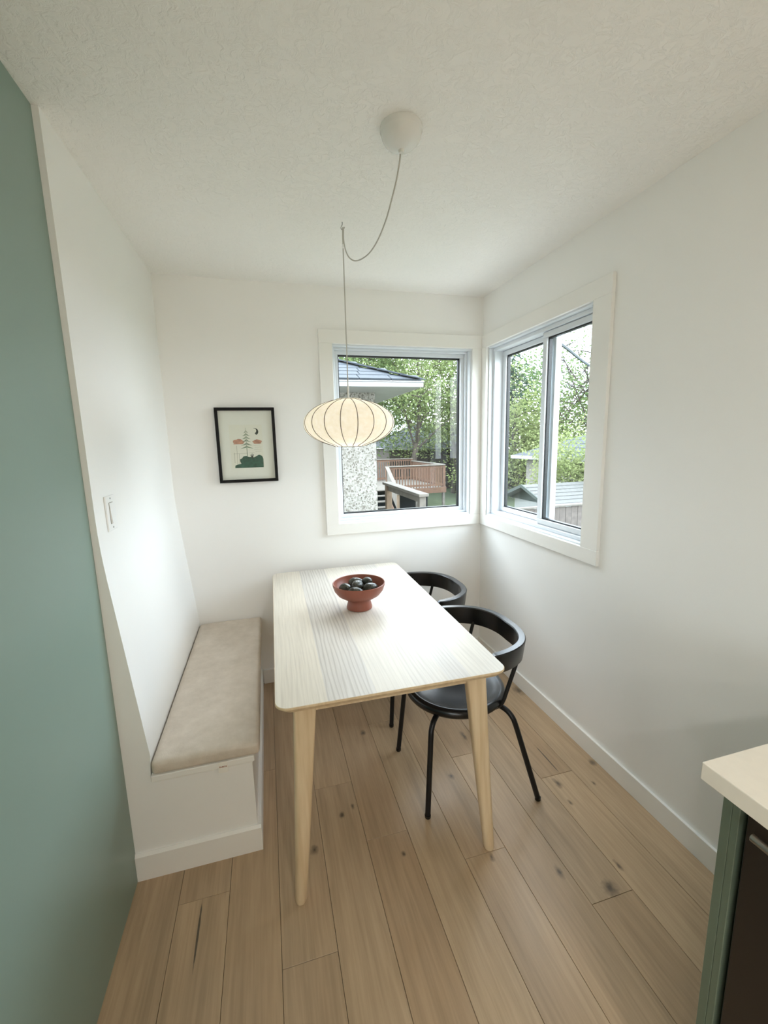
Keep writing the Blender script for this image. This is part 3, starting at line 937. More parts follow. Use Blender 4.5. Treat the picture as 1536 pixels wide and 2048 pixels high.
# ------------------------------------------------------------------ chairs (local: front = -x, seat centre near origin)
def make_chair():
    c = empty('dining_chair', (0, 0, 0))
    sxc = -0.035
    # seat: dished disc with a rounded rim
    prof = [(0, 0.438), (0.10, 0.4390), (0.165, 0.4430), (0.192, 0.4495), (0.198, 0.4520), (0.206, 0.4515), (0.2165, 0.4450), (0.2200, 0.4350), (0.2185, 0.4220), (0.211, 0.4130), (0.18, 0.4080), (0, 0.4060)]
    obj('seat', lathe(bmesh.new(), prof, sxc, 0, 64), M['black_plastic'], c, smooth=0.8)
    # seat ring under the seat
    bm = bmesh.new()
    tube(bm, [(sxc + 0.165*math.cos(2*PI*k/40), 0.165*math.sin(2*PI*k/40), 0.400) for k in range(41)], 0.009, 8, cap=False)
    obj('seat_frame', bm, M['black_metal'], c, smooth=True)
    # backrest: curved band open to the front
    half = [(.249, 0), (.2455, .075), (.222, .148), (.177, .207), (.112, .245), (.045, .264), (-.004, .268)]
    pts = [(x, -y, 0) for x, y in half[:0:-1]] + [(x, y, 0) for x, y in half]
    path = smooth_path(pts, 6)
    n = len(path)
    bm = bmesh.new()
    rings = []
    for i, p in enumerate(path):
        tg = (path[min(i+1, n-1)] - path[max(i-1, 0)]).normalized()
        nrm = Vector((-tg.y, tg.x, 0))          # towards the sitter for this ordering?
        if nrm.dot(Vector((p.x + 0.02, p.y, 0))) < 0: nrm = -nrm   # outward
        s = min(i, n - 1 - i) / (n - 1) * 2     # 0 at the ends, 1 at the rear
        endk = min(1.0, min(i, n-1-i) / 3.0)
        zt = 0.702 - 0.012 * (1 - endk) ** 2
        zb = 0.612 + 0.010 * (1 - endk) ** 2 + 0.006 * (1 - s)
        th = (0.030 + 0.004 * s) * (0.55 + 0.45 * endk)
        lean = 0.010
        sec = [(0, zt - 0.004), (-0.004, zt), (-th + 0.004, zt), (-th, zt - 0.004), (-th * 0.62 - lean, zb + 0.004), (-th*0.62 - lean + 0.003, zb), (-lean - 0.003, zb), (-lean, zb + 0.004)]
        rings.append([bm.verts.new((p.x + nrm.x*o, p.y + nrm.y*o, z)) for o, z in sec])
    for a, b in zip(rings, rings[1:]):
        m = len(a)
        for k in range(m): bm.faces.new([a[k], a[(k+1) % m], b[(k+1) % m], b[k]])
    bm.faces.new(rings[0]); bm.faces.new(rings[-1][::-1])
    obj('backrest', bm, M['black_plastic'], c, smooth=0.6)
    # two posts carrying the backrest
    for s in (-1, 1):
        p = [(.160, s*.196, .640), (.148, s*.193, .600), (.112, s*.186, .480), (.104, s*.184, .452), (.094, s*.178, .428), (.075, s*.166, .408), (.055, s*.150, .400)]
        obj('post', tube(bmesh.new(), smooth_path(p, 5), 0.0085, 12), M['black_metal'], c, smooth=True)
    # bent tube legs
    def leg(*pts):
        P = smooth_path(pts, 5)
        e = pts[-1]
        L = obj('leg', tube(bmesh.new(), P, 0.0112, 14), M['black_metal'], c, smooth=True)
        q = Vector(e)
        obj('foot', lathe(bmesh.new(), [(0, 0.0), (0.0105, 0.0), (0.0125, 0.003), (0.0125, 0.014), (0, 0.016)], q.x, q.y, 14), M['black_plastic'], L, smooth=True)
    for s in (-1, 1):
        leg((-.12, s*.082, .4005), (-.170, s*.124, .3985), (-.196, s*.148, .388), (-.2105, s*.163, .368), (-.2165, s*.1705, .340), (-.2235, s*.178, .260), (-.244, s*.200, .008))
        leg((.070, s*.092, .4005), (.104, s*.144, .3995), (.124, s*.175, .391), (.138, s*.196, .371), (.148, s*.205, .342), (.169, s*.217, .264), (.236, s*.254, .008))
    return c
ch = make_chair()
ch.location = (-0.640, -1.036, 0)
tag(ch, 'black round seat chair with curved backrest nearer to the camera, beside the table', 'chair', 'black chairs along the right side of the table')
ch2 = copy_tree(ch)
ch2.location = (-0.622, -0.452, 0)
tag(ch2, 'black round seat chair farther back, close to the window corner, mostly hidden by the table', 'chair', 'black chairs along the right side of the table')

# ------------------------------------------------------------------ bowl and avocados
BX, BY, TZ = -1.040, -0.752, 0.7405
def bowl():
    prof = [(0.0, 0.003), (0.050, 0.003), (0.055, 0.0), (0.0605, 0.002), (0.061, 0.008), (0.0555, 0.030), (0.0535, 0.044), (0.056, 0.050), (0.078, 0.057), (0.100, 0.071), (0.116, 0.092), (0.1235, 0.114), (0.1245, 0.1245), (0.1225, 0.127),
            (0.1195, 0.1255), (0.118, 0.115), (0.110, 0.095), (0.093, 0.076), (0.070, 0.065), (0.035, 0.060), (0, 0.059)]
    o = obj('footed_bowl', lathe(bmesh.new(), prof, 0, 0, 72), M['terracotta'], None, smooth=0.7)
    o.location = (BX, BY, TZ)
    tag(o, 'terracotta footed bowl of avocados standing on the dining table', 'bowl')
bowl()

def avocado_mesh():
    bm = bmesh.new()
    prof = []
    N = 18
    for i in range(N + 1):
        t = -1 + 2*i/N
        r = math.sqrt(max(0, 1 - t*t)) * (0.0275 - 0.0055*t)
        prof.append((r if 0 < i < N else 0, 0.037*t))
    lathe(bm, prof, 0, 0, 24)
    for v in bm.verts:
        v.co *= 1 + 0.02*mnoise.noise(v.co*90)
    return bm
av = avocado_mesh()
av_me = bpy.data.meshes.new('avocado')
bmesh.ops.recalc_face_normals(av, faces=av.faces)
av.to_mesh(av_me); av.free()
av_me.materials.append(M['avocado'])
av_me.polygons.foreach_set('use_smooth', [True]*len(av_me.polygons))
stem = bmesh.new(); lathe(stem, [(0, 0.040), (0.0035, 0.040), (0.004, 0.035), (0, 0.034)], 0, 0, 10)
stem_me = bpy.data.meshes.new('stem'); stem.to_mesh(stem_me); stem.free(); stem_me.materials.append(M['bark'])
AV = [(-.062, .000, .098, 85, 30, 'dark avocado at the left side of the terracotta bowl'),
      (-.004, .052, .106, 80, 80, 'dark avocado lying on top at the back of the bowl'),
      (-.010, -.006, .110, 78, -35, 'dark avocado in the middle of the pile in the bowl'),
      (.052, .046, .104, 60, 10, 'upright dark avocado at the right rear of the bowl'),
      (-.028, -.058, .096, 82, 70, 'dark avocado at the front left of the bowl, half behind the rim'),
      (.050, -.030, .100, 84, 100, 'dark avocado at the front right of the bowl, half behind the rim')]
for x, y, z, tilt, az, lab in AV:
    a = bpy.data.objects.new('avocado', av_me)
    COL.objects.link(a)
    a.location = (BX + x, BY + y, TZ + z)
    a.rotation_euler = (math.radians(tilt), 0, math.radians(az))
    tag(a, lab, 'avocado', 'avocados in the bowl')
    s = bpy.data.objects.new('stem', stem_me)
    COL.objects.link(s); s.parent = a

# ------------------------------------------------------------------ kitchen run on the right
CY = -2.124
cab = empty('base_cabinet', (-0.33, -2.16, 0))
tag(cab, 'dark green end panel of the kitchen base units under the worktop', 'cabinet')
obj('end_panel', nbox(-0.642, -0.013, -2.1645, -2.148, 0.0, 0.876, 0.0008), M['cabinet_green'], cab)
obj('filler_panel', nbox(-0.642, -0.013, -2.178, -2.1650, 0.0, 0.876, 0.0008), M['cabinet_green'], cab)
dw = empty('dishwasher', (-0.33, -2.49, 0))
tag(dw, 'black dishwasher front beside the dark green end panel', 'dishwasher')
obj('body', nbox(-0.615, -0.013, -2.79, -2.182, 0.09, 0.874), M['gap'], dw)
obj('door', nbox(-0.640, -0.616, -2.786, -2.188, 0.11, 0.868, 0.003), M['appliance'], dw)
hb = obj('handle', tube(bmesh.new(), [(-0.668, -2.216, 0.842), (-0.668, -2.76, 0.842)], 0.007, 14), M['chrome'], dw, smooth=True)
bm = bmesh.new(); tube(bm, [(-0.640, -2.28, 0.842), (-0.667, -2.28, 0.842)], 0.006, 10); obj('bracket', bm, M['chrome'], hb)
bm = bmesh.new(); tube(bm, [(-0.640, -2.69, 0.842), (-0.667, -2.69, 0.842)], 0.006, 10); obj('bracket', bm, M['chrome'], hb)
obj('toe_kick', nbox(-0.585, -0.56, -2.786, -2.182, 0.0, 0.09), M['gap'], dw)
cab2 = empty('drawer_unit', (-0.33, -3.4, 0))
tag(cab2, 'green kitchen drawer unit beyond the dishwasher', 'cabinet')
obj('body', nbox(-0.62, -0.013, -4.2, -2.794, 0.09, 0.874), M['cabinet_green'], cab2)
for i, (z0, z1) in enumerate(((0.11, 0.38), (0.39, 0.66), (0.67, 0.868))):
    d = obj('drawer', nbox(-0.641, -0.621, -4.19, -2.80, z0, z1, 0.002), M['cabinet_green'], cab2)
    obj('handle', tube(bmesh.new(), [(-0.66, -3.7, z1 - .05), (-0.66, -3.3, z1 - .05)], 0.006, 10), M['chrome'], d)
obj('toe_kick', nbox(-0.585, -0.56, -4.2, -2.794, 0.0, 0.09), M['gap'], cab2)
solo('worktop', nbox(-0.672, -0.001, -4.2, CY, 0.879, 0.915, 0.002, 2), M['quartz'], 'cream stone worktop on the kitchen units at the right edge', 'worktop')

# unseen ceiling lamps behind the camera, added to brighten the dark interior
DL = [(-1.0, -3.9), (-1.0, -5.2), (-3.0, -4.0), (-3.0, -5.2)]
DLAB = ['round recessed ceiling lamp nearest above the kitchen worktop end', 'round recessed ceiling lamp above the far worktop end', 'round recessed ceiling lamp in the open kitchen side', 'round recessed ceiling lamp by the rear kitchen window']
for (x, y), lab in zip(DL, DLAB):
    d = empty('downlight', (x, y, H - 0.012))
    tag(d, lab, 'ceiling lamp', 'recessed lamps in the kitchen ceiling')
    obj('trim_ring', lathe(bmesh.new(), [(0.055, H), (0.085, H), (0.085, H - 0.006), (0.058, H - 0.008), (0.055, H - 0.004)], x, y, 36, closed=True), M['white_plastic'], d)
    obj('lens', lathe(bmesh.new(), [(0, H - 0.001), (0.055, H - 0.001), (0.055, H - 0.004), (0, H - 0.004)], x, y, 36), M['lens'], d)
    L = bpy.data.lights.new('downlight_lamp', 'AREA'); L.shape = 'DISK'; L.size = 0.11; L.energy = KITCHEN_FILL_W; L.color = (1.0, 0.975, 0.94)
    lo = bpy.data.objects.new('downlight_lamp', L); COL.objects.link(lo); lo.parent = d; lo.location = (0, 0, 0.004)

# ------------------------------------------------------------------ outside
GZ = -1.45
WYP = 2.15
bm = bmesh.new()
quad(bm, (-60, -60, GZ), (80, -60, GZ), (80, 80, GZ), (-60, 80, GZ))
tag(obj('ground', bm, M['grass'], None), kind='structure')

bm = bmesh.new()
box(bm, -7.0, 3.4, T + 0.02, WYP, GZ, GZ + 0.04); box(bm, T + 0.02, 3.4, -7.0, T + 0.02, GZ, GZ + 0.04)
tag(obj('paving', bm, M['paving'], None), kind='structure')  # unseen pale slab, added to bounce skylight up onto the ceiling

# stucco wing of the house seen through the back window
wing = empty('stucco_wing', (-3.2, 2.15, GZ))
tag(wing, 'pebble stucco building corner with grey shingled hip roof outside the back window', 'building')
WY, WX, SZ = 2.15, -0.19, 2.066
OV = 0.5
obj('wall', nbox(-7.0, WX, WY, WY + 7.0, GZ, SZ), M['stucco'], wing)
obj('soffit', nbox(-7.0, WX + 0.36, WY - 0.47, WY + 7.4, SZ, SZ + 0.015), M['soffit'], wing)
bm = bmesh.new()
gp = [(0, 0), (-0.03, 0.004), (-0.034, 0.046), (-0.045, 0.052), (-0.045, 0.066), (-0.038, 0.066), (-0.03, 0.052), (0, 0.05)]
prism(bm, [(WY - 0.47 + y, SZ + z) for y, z in gp], 0, -7.0, WX + 0.395)
obj('gutter', bm, M['gutter'], wing)
bm = bmesh.new()
prism(bm, [(WX + 0.36 - y, SZ + z) for y, z in gp], 1, WY - 0.47, WY + 7.4)
obj('gutter', bm, M['gutter'], wing)
S = 0.41
ey, ex, ez = WY - 0.50, WX + 0.375, SZ + 0.066
# hip roof solid
bm = bmesh.new()
r_ = 3.4
v0 = [bm.verts.new(p) for p in ((-7.0, ey, ez), (ex, ey, ez), (ex, ey + 2*r_, ez), (-7.0, ey + 2*r_, ez))]
v1 = [bm.verts.new(p) for p in ((-7.0, ey + r_, ez + r_*S), (ex - r_, ey + r_, ez + r_*S))]
bm.faces.new([v0[0], v0[1], v1[1], v1[0]]); bm.faces.new([v0[1], v0[2], v1[1]]); bm.faces.new([v0[2], v0[3], v1[0], v1[1]]); bm.faces.new([v0[3], v0[0], v1[0]]); bm.faces.new(v0[::-1])
roof = obj('roof', bm, M['shingle_far'], wing)
# shingle tabs on the slope the window shows
ex_len = 0.145
ang = math.atan(S)
def tabs(count_rows, x_from):
    bm = bmesh.new()
    box(bm, 0, 0.322, 0, 0.17, 0.0, 0.020, 0.002)
    me = bpy.data.meshes.new('shingle')
    bm.to_mesh(me); bm.free(); me.materials.append(M['shingle'])
    for rrow in range(count_rows):
        d = rrow * ex_len
        y = ey - 0.02 + d*math.cos(ang); z = ez + 0.004 + (d - 0.02)*math.sin(ang)
        xmax = ex - d*math.cos(ang)
        x = xmax - 0.33 - (0.16 if rrow % 2 else 0.0)
        while x > x_from:
            o = bpy.data.objects.new('shingle', me)
            COL.objects.link(o)
            o.parent = roof
            o.location = Vector((x, y, z)) - BASE[wing]
            o.rotation_euler = (ang - 0.03, 0, 0)
            x -= 0.33
tabs(9, -1.9)
# hip caps
bm = bmesh.new(); box(bm, -0.11, 0.11, 0, 0.2, 0, 0.012, 0.002)
cap_me = bpy.data.meshes.new('hip_cap'); bm.to_mesh(cap_me); bm.free(); cap_me.materials.append(M['shingle'])
hd = Vector((-1, 1, S)).normalized()
for i in range(12):
    o = bpy.data.objects.new('hip_cap', cap_me); COL.objects.link(o); o.parent = roof
    o.location = Vector((ex, ey, ez + 0.016)) + hd*(0.145*i) - BASE[wing]
    o.rotation_euler = (math.asin(hd.z) - 0.04, 0, PI/4)

# wooden landing rail close to the window
rail = empty('landing_rail', (0.45, 3.14, GZ))
tag(rail, 'weathered grey timber handrail on two posts just outside the back window', 'railing')
obj('post', nbox(0.355, 0.445, 3.70, 3.79, GZ, 0.845, 0.004), M['tan_wood'], rail)
obj('post', nbox(0.462, 0.552, 2.50, 2.59, GZ, 0.80, 0.004), M['grey_wood'], rail)
bm = bmesh.new(); box(bm, -0.07, 0.07, -0.68, 0.68, 0, 0.038, 0.003)
bmesh.ops.rotate(bm, verts=bm.verts, cent=(0, 0, 0), matrix=Matrix.Rotation(math.atan2(0.107, 1.2), 3, 'Z') @ Matrix.Rotation(0.036, 3, 'X'))
bmesh.ops.translate(bm, verts=bm.verts, vec=(0.4535, 3.145, 0.824))
obj('top_rail', bm, M['grey_wood'], rail)
bm = bmesh.new(); box(bm, -0.019, 0.019, -0.60, 0.60, 0, 0.09, 0.003)
bmesh.ops.rotate(bm, verts=bm.verts, cent=(0, 0, 0), matrix=Matrix.Rotation(math.atan2(0.107, 1.2), 3, 'Z') @ Matrix.Rotation(0.036, 3, 'X'))
bmesh.ops.translate(bm, verts=bm.verts, vec=(0.4535, 3.145, 0.735))
obj('side_rail', bm, M['grey_wood'], rail)

# garden deck
deck = empty('garden_deck', (4.2, 15.3, GZ))
tag(deck, 'raised cedar garden deck with baluster railing and steps, beyond the back window', 'deck')
DZ = -0.38
for i in range(28):
    y = 13.34 + i*0.145
    obj('deck_board', nbox(1.3, 5.55, y, y + 0.14, DZ - 0.03, DZ, 0.003), M['grey_wood'], deck)
obj('rim_joist', nbox(3.05, 5.56, 13.30, 13.338, DZ - 0.22, DZ + 0.0), M['cedar'], deck)
obj('rim_joist', nbox(5.56, 5.60, 13.34, 17.4, DZ - 0.22, DZ), M['cedar'], deck)
obj('skirt', nbox(1.4, 5.5, 15.2, 15.25, GZ, DZ - 0.05), M['void'], deck)  # dark sheet standing in for the shade beneath the deck
for x in (3.15, 4.35, 5.5):
    obj('footing_post', nbox(x - .05, x + .05, 13.36, 13.46, GZ, DZ - 0.03), M['grey_wood'], deck)
def railing(axis, fix, a0, a1, ztop, name='railing'):
    r = obj(name, nbox(*( (a0, a1, fix - .07, fix + .07) if axis == 0 else (fix - .07, fix + .07, a0, a1)), ztop - 0.04, ztop, 0.003), M['grey_wood'], deck)
    def B(nm, u0, u1, z0, z1, t=.018):
        q = (u0, u1, fix - t, fix + t) if axis == 0 else (fix - t, fix + t, u0, u1)
        obj(nm, nbox(*q, z0, z1), M['cedar'], r)
    B('rail_board', a0, a1, ztop - .13, ztop - .04)
    B('rail_board', a0, a1, DZ + 0.06, DZ + 0.14)
    u = a0 + .06
    while u < a1 - .03:
        B('baluster', u, u + .038, DZ - 0.10, ztop - .05, .016)
        u += .118
    for q in (a0, a1 - .09):
        B('post', q, q + .09, DZ - .2, ztop - .04, .045)
railing(0, 13.36, 3.06, 5.55, 0.545)
railing(1, 5.52, 13.5, 17.3, 0.545)
railing(0, 17.35, 1.35, 5.55, 0.66)
# steps and their slanting rail
for k in range(5):
    y = 13.2 - 0.28*k; z = DZ - 0.18*(k+1)
    obj('step_tread', nbox(1.6, 3.0, y - 0.14, y + 0.14, z - 0.04, z, 0.003), M['grey_wood'], deck)
for x in (1.58, 3.04):
    bm = bmesh.new()
    prism(bm, [(13.34, DZ - .02), (13.34, DZ - .34), (11.9, GZ), (11.85, GZ + .22)], 0, x - .02, x + .02)
    obj('stringer', bm, M['cedar'], deck)
bm = bmesh.new()
prism(bm, [(13.34, .55), (11.86, -.36), (11.86, -.40), (13.34, .51)], 0, 3.03, 3.17)
sr = obj('stair_rail', bm, M['grey_wood'], deck)
obj('newel_post', nbox(3.06, 3.15, 11.92, 12.01, GZ, -.38), M['tan_wood'], sr)
bm = bmesh.new()
prism(bm, [(13.34, .50), (12.0, -.32), (12.0, -1.0), (13.34, -.2)], 0, 3.09, 3.11)
obj('side_board', bm, M['grey_wood'], sr)

# brown bungalow behind the deck
bh = empty('brown_bungalow', (8, 23, GZ))
tag(bh, 'low brown house with grey roof behind the deck and trees', 'building')
obj('wall', nbox(5.6, 13.0, 21.6, 27, GZ, 1.0), M['brown_wall'], bh)
obj('gutter', nbox(5.2, 13.4, 21.2, 21.32, 0.98, 1.10), M['gutter'], bh)
bm = bmesh.new()
v0 = [bm.verts.new(p) for p in ((5.2, 21.25, 1.1), (13.4, 21.25, 1.1), (13.4, 27.4, 1.1), (5.2, 27.4, 1.1))]
v1 = [bm.verts.new(p) for p in ((8.2, 24.3, 2.6), (10.4, 24.3, 2.6))]
bm.faces.new([v0[0], v0[1], v1[1], v1[0]]); bm.faces.new([v0[1], v0[2], v1[1]]); bm.faces.new([v0[2], v0[3], v1[0], v1[1]]); bm.faces.new([v0[3], v0[0], v1[0]]); bm.faces.new(v0[::-1])
obj('roof', bm, M['shingle_far'], bh)

# garage seen through the right window
gar = empty('garage', (10.8, 9.9, GZ))
tag(gar, 'stucco garage with grey hip roof outside the right window', 'garage')
obj('wall', nbox(8.6, 13.0, 7.5, 12.3, GZ, 0.70), M['stucco'], gar)
obj('gutter', nbox(8.12, 8.22, 7.1, 12.68, 0.72, 0.84), M['gutter'], gar)
obj('gutter', nbox(8.12, 13.4, 7.0, 7.1, 0.72, 0.84), M['gutter'], gar)
obj('soffit', nbox(8.2, 13.4, 7.1, 12.7, 0.70, 0.715), M['soffit'], gar)
bm = bmesh.new()
v0 = [bm.verts.new(p) for p in ((8.18, 7.08, .84), (13.4, 7.08, .84), (13.4, 12.7, .84), (8.18, 12.7, .84))]
v1 = [bm.verts.new(p) for p in ((10.8, 9.7, 1.85), (10.8, 10.1, 1.85))]
bm.faces.new([v0[0], v1[0], v1[1], v0[3]]); bm.faces.new([v0[0], v0[1], v1[0]]); bm.faces.new([v0[1], v0[2], v1[1], v1[0]]); bm.faces.new([v0[2], v0[3], v1[1]]); bm.faces.new(v0[::-1])
groof = obj('roof', bm, M['shingle_far'], gar)
for k in range(1, 7):
    f = k/7
    bm = bmesh.new()
    tube(bm, [(8.18 + 2.62*f, 7.08 + 2.62*f, .845 + 1.01*f), (8.18 + 2.62*f, 12.7 - 2.6*f, .845 + 1.01*f)], 0.010, 5)
    obj('shingle_course', bm, M['void'], groof)

# fences
def fence(name, label, x0, x1, y, z0, z1, w, mat, cap=True):
    f = empty(name, ((x0+x1)/2, y, z0))
    tag(f, label, 'fence')
    n = int((x1 - x0) / (w + 0.008))
    for i in range(n):
        x = x0 + i*(w + 0.008)
        dz = 0.012*math.sin(i*2.3)
        obj('board', nbox(x, x + w, y - 0.010 + 0.004*(i % 2), y + 0.010 + 0.004*(i % 2), z0, z1 + dz), mat, f)
    if cap:
        obj('cap_rail', nbox(x0, x1, y - 0.05, y + 0.05, z1 + 0.012, z1 + 0.045), M['grey_wood'], f)
    obj('stringer', nbox(x0, x1, y + 0.02, y + 0.06, z0 + 0.4, z0 + 0.49), mat, f)
fence('board_fence', 'weathered grey board fence low in the right window, in front of the shed', 3.0, 7.4, 4.72, GZ, 0.10, 0.14, M['fence'])
fence('stained_fence', 'dark brown fence behind the lawn, left of the garage', 9.3, 13.5, 17.5, GZ, 0.24, 0.16, M['fence_dark'], cap=False)

shed = empty('garden_shed', (7.2, 7.6, GZ))
tag(shed, 'low garden shed with pale shingled roof behind the grey fence', 'shed')
obj('wall', nbox(5.5, 8.0, 6.6, 8.2, GZ, -0.14), M['soffit'], shed)
bm = bmesh.new()
prism(bm, [(6.35, -0.13), (7.4, 0.27), (8.45, -0.13), (8.45, -0.19), (7.4, 0.20), (6.35, -0.19)], 0, 5.2, 8.1)
sroof = obj('roof', bm, M['shingle_pale'], shed)
for k in range(6):
    f = k / 6
    obj('shingle_course', nbox(5.2, 8.1, 6.34 + 1.05*f, 6.34 + 1.05*f + .03, -0.135 + 0.4*f, -0.115 + 0.4*f), M['shingle_pale'], sroof)
bm = bmesh.new()
prism(bm, [(6.35, -0.19), (7.4, 0.20), (8.45, -0.19)], 0, 5.48, 5.52)
obj('gable', bm, M['dark_trim'], shed)
bm = bmesh.new()
prism(bm, [(6.33, -0.20), (6.33, -0.12), (7.4, 0.285), (8.47, -0.12), (8.47, -0.20), (7.4, 0.20)], 0, 5.16, 5.2)
obj('rake_board', bm, M['dark_trim'], shed)
obj('fascia', nbox(5.2, 8.1, 6.32, 6.35, -0.21, -0.13), M['gutter'], shed)

solo('utility_cable', tube(bmesh.new(), smooth_path([(0.6, 1.45, 3.06), (4.01, 4.51, 3.25), (7.76, 7.91, 3.45), (16.0, 15.4, 4.4)], 8), 0.032, 6), M['cable'], 'dark overhead cable crossing the sky in the right window', 'cable')

# ------------------------------------------------------------------ trees
def leaf_cloud(pts, size, rnd):
    """one mesh of small folded leaves"""
    verts, faces = [], []
    for p in pts:
        s = size * rnd.uniform(0.65, 1.25)
        a = Vector((rnd.gauss(0, 1), rnd.gauss(0, 1), rnd.gauss(0, .6))).normalized()
        b = a.cross(Vector((rnd.gauss(0, 1), rnd.gauss(0, 1), rnd.gauss(0, 1)))).normalized()
        i = len(verts)
        verts += [p - a*s*.5, p + b*s*.32, p + a*s*.55, p - b*s*.32]
        faces.append((i, i+1, i+2, i+3))
    me = bpy.data.meshes.new('foliage')
    me.from_pydata([tuple(v) for v in verts], [], faces)
    return me

def tree(name, label, base, trunk, height, crown, leaves, size, mat, seed, branches=9, density_low=0.25, cat='tree', r0=0.16, twig=3, clump=0.5, limb=0.38, group='trees beyond the windows'):
    """trunk: list of points (relative to base); crown=(rx, rz, zc)"""
    rnd = random.Random(seed)
    b = Vector(base)
    t = empty(name, b)
    tag(t, label, cat, group)
    BASE[t] = Vector((0, 0, 0))
    bm = bmesh.new()
    tp = smooth_path(trunk, 5)
    n = len(tp)
    tube(bm, tp, [r0*(1 - 0.8*i/(n-1)) for i in range(n)], 8)
    obj('trunk', bm, M['bark'], t, smooth=True, local=True)
    rx, rz, zc = crown
    ctr = Vector((trunk[-1][0]*0.6, trunk[-1][1]*0.6, zc))
    tips = []
    bb = bmesh.new()
    for k in range(branches):
        f = 0.35 + 0.65*k/branches
        s = tp[min(n-1, int(f*(n-1)))]
        a = k*2.4 + rnd.uniform(-.4, .4)
        e = ctr + Vector((math.cos(a)*rx*rnd.uniform(.55, .95), math.sin(a)*rx*rnd.uniform(.55, .95), rz*rnd.uniform(-.65, .85)))
        mid = s.lerp(e, .5) + Vector((0, 0, rnd.uniform(-.1, .3)*rz*.3))
        P = smooth_path([s, mid, e], 4)
        m = len(P)
        br = r0*limb*(1 - 0.5*f)
        tube(bb, P, [br*(1 - .8*i/(m-1)) for i in range(m)], 5)
        for j in range(twig):
            q = P[rnd.randrange(m//2, m)]
            d = Vector((rnd.gauss(0, 1), rnd.gauss(0, 1), rnd.gauss(.4, .6))).normalized()*rx*rnd.uniform(.25, .5)
            tube(bb, [q, q + d*.5 + Vector((0, 0, .05)), q + d], [br*.45, br*.3, br*.12], 4)
            tips.append(q + d); tips.append(q + d*.5)
        tips.append(e); tips.append(mid)
    obj('branches', bb, M['bark'], t, smooth=True, local=True)
    pts = []
    for i in range(int(leaves*1.7)):
        if rnd.random() < 0.75:
            c = tips[rnd.randrange(len(tips))]
            g = rx*0.17*clump/0.5
            p = c + Vector((rnd.gauss(0, g), rnd.gauss(0, g), rnd.gauss(0, g*.8)))
        else:
            while True:
                u = Vector((rnd.uniform(-1, 1), rnd.uniform(-1, 1), rnd.uniform(-1, 1)))
                if u.length < 1: break
            p = ctr + Vector((u.x*rx, u.y*rx, u.z*rz))
        pts.append(p)
    me = leaf_cloud(pts, size*1.08, rnd)
    me.materials.append(mat)
    fo = bpy.data.objects.new('foliage', me); COL.objects.link(fo); fo.parent = t
    fo['kind'] = 'stuff'
    return t

def spruce(name, label, base, height, r, seed, n=9000):
    rnd = random.Random(seed)
    t = empty(name, base); tag(t, label, 'tree', 'trees beyond the windows'); BASE[t] = Vector((0, 0, 0))
    obj('trunk', tube(bmesh.new(), [(0, 0, 0), (0, 0, height)], [0.2, 0.03], 8), M['bark'], t, smooth=True, local=True)
    pts = []
    bb = bmesh.new()
    z = 1.2
    while z < height - .3:
        R = r*(1 - z/height) + .15
        for k in range(7):
            a = rnd.uniform(0, 2*PI)
            e = Vector((math.cos(a)*R, math.sin(a)*R, z - R*.28))
            s = Vector((0, 0, z))
            tube(bb, [s, s.lerp(e, .5) + Vector((0, 0, .06)), e], [.03, .02, .006], 4)
            m = max(6, int(n/ (height*3.2) / 7 * (R/r)*1.5))
            for j in range(m):
                f = rnd.uniform(.15, 1)
                p = s.lerp(e, f) + Vector((rnd.gauss(0, .13), rnd.gauss(0, .13), -abs(rnd.gauss(0, .16))))
                pts.append(p)
        z += .32
    obj('branches', bb, M['bark'], t, local=True)
    me = leaf_cloud(pts, 0.17, rnd); me.materials.append(M['needle'])
    fo = bpy.data.objects.new('foliage', me); COL.objects.link(fo); fo.parent = t; fo['kind'] = 'stuff'

tree('leaning_tree', 'tall spring tree with leaning grey trunk behind the deck, in the back window', (5.6, 17.9, GZ), [(0, 0, 0), (.2, 0, 1.8), (.5, .1, 3.4), (.58, .1, 5.2), (.5, .2, 8.0)], 9, (3.0, 3.6, 5.6), 7500, .13, M['leaf_spring'], 1, 14, r0=.20)
tree('roadside_tree', 'leafy green tree rising behind the shingled roof in the back window', (3.1, 18.8, GZ), [(0, 0, 0), (.1, 0, 2.5), (-.2, .1, 5), (0, 0, 8.5)], 9, (2.8, 3.8, 5.4), 7000, .13, M['leaf_mid'], 2, 12)
tree('young_tree', 'light green tree at the right edge of the back window', (8.6, 19.2, GZ), [(0, 0, 0), (.1, 0, 2), (-.2, .1, 4.5), (0, 0, 7.6)], 9, (2.7, 3.6, 4.9), 6500, .13, M['leaf_bright'], 3, 12)
tree('garden_shrub', 'dense bright green shrub beside the stucco corner, behind the deck rail', (2.75, 18.5, GZ), [(0, 0, 0), (.05, 0, 1), (0, 0, 2.0)], 3, (1.1, 1.7, 2.0), 3800, .11, M['leaf_mid'], 4, 8, cat='shrub', r0=.06, group='shrubs beyond the windows')
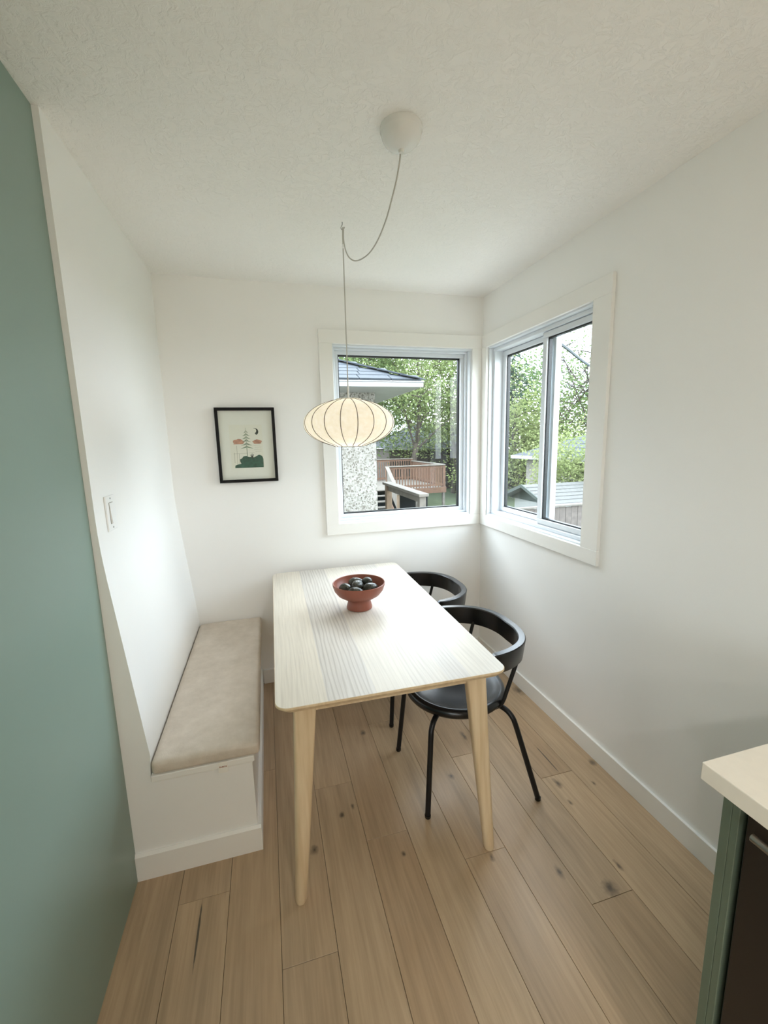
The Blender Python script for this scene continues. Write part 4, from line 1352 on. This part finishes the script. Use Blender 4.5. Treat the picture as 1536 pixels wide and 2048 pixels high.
tree('old_tree', 'broad tree far behind the bungalow roof', (7.0, 27.5, GZ), [(0, 0, 0), (.1, 0, 3), (-.2, .1, 6), (0, 0, 10)], 11, (4.6, 4.6, 6.0), 7500, .19, M['leaf_mid'], 5, 14, r0=.25)
tree('distant_tree', 'pale green tree in the distance above the grey roof', (1.0, 27, GZ), [(0, 0, 0), (.1, 0, 3), (-.2, .1, 6), (0, 0, 10)], 11, (4.2, 4.8, 6.2), 6000, .19, M['leaf_spring'], 6, 13, r0=.25)
spruce('spruce', 'tall dark spruce at the left of the right window', (11.3, 19.0, GZ), 13.5, 2.6, 7)
tree('hedge_tree', 'dense bright green tree behind the garage in the right window', (10.6, 16.2, GZ), [(0, 0, 0), (.1, 0, 1.5), (-.1, .1, 3), (0, 0, 4.6)], 6, (2.6, 2.6, 2.3), 8000, .13, M['leaf_bright'], 8, 12)
tree('budding_tree', 'sparse budding tree with bare branches against the sky in the right window', (12.6, 12.9, GZ), [(0, 0, 0), (.1, 0, 2.2), (-.1, .1, 4.5), (.1, 0, 7.2)], 8, (2.9, 3.2, 4.6), 2400, .11, M['leaf_mid'], 9, 20, r0=.16, twig=7, limb=0.5)
tree('flowering_shrub', 'light green leafy shrub in front of the garage, behind the shed roof', (7.9, 8.3, GZ), [(0, 0, 0), (.05, 0, .8), (0, .1, 1.8)], 3, (1.5, 1.25, 1.95), 5200, .085, M['leaf_bright'], 10, 10, cat='shrub', r0=.05, group='shrubs beyond the windows')
tree('alley_tree', 'light tree behind the sparse budding tree in the right window', (16.5, 16.5, GZ), [(0, 0, 0), (.1, 0, 2.2), (-.1, .1, 4), (.1, 0, 6)], 7, (3.6, 2.7, 3.2), 6500, .17, M['leaf_spring'], 11, 13, r0=.2)
tree('bank_tree', 'far dark green tree between the two windows', (14.5, 24, GZ), [(0, 0, 0), (.1, 0, 3), (-.2, .1, 5), (0, 0, 8)], 9, (4.4, 3.8, 4.4), 7000, .19, M['leaf_mid'], 12, 13, r0=.25)
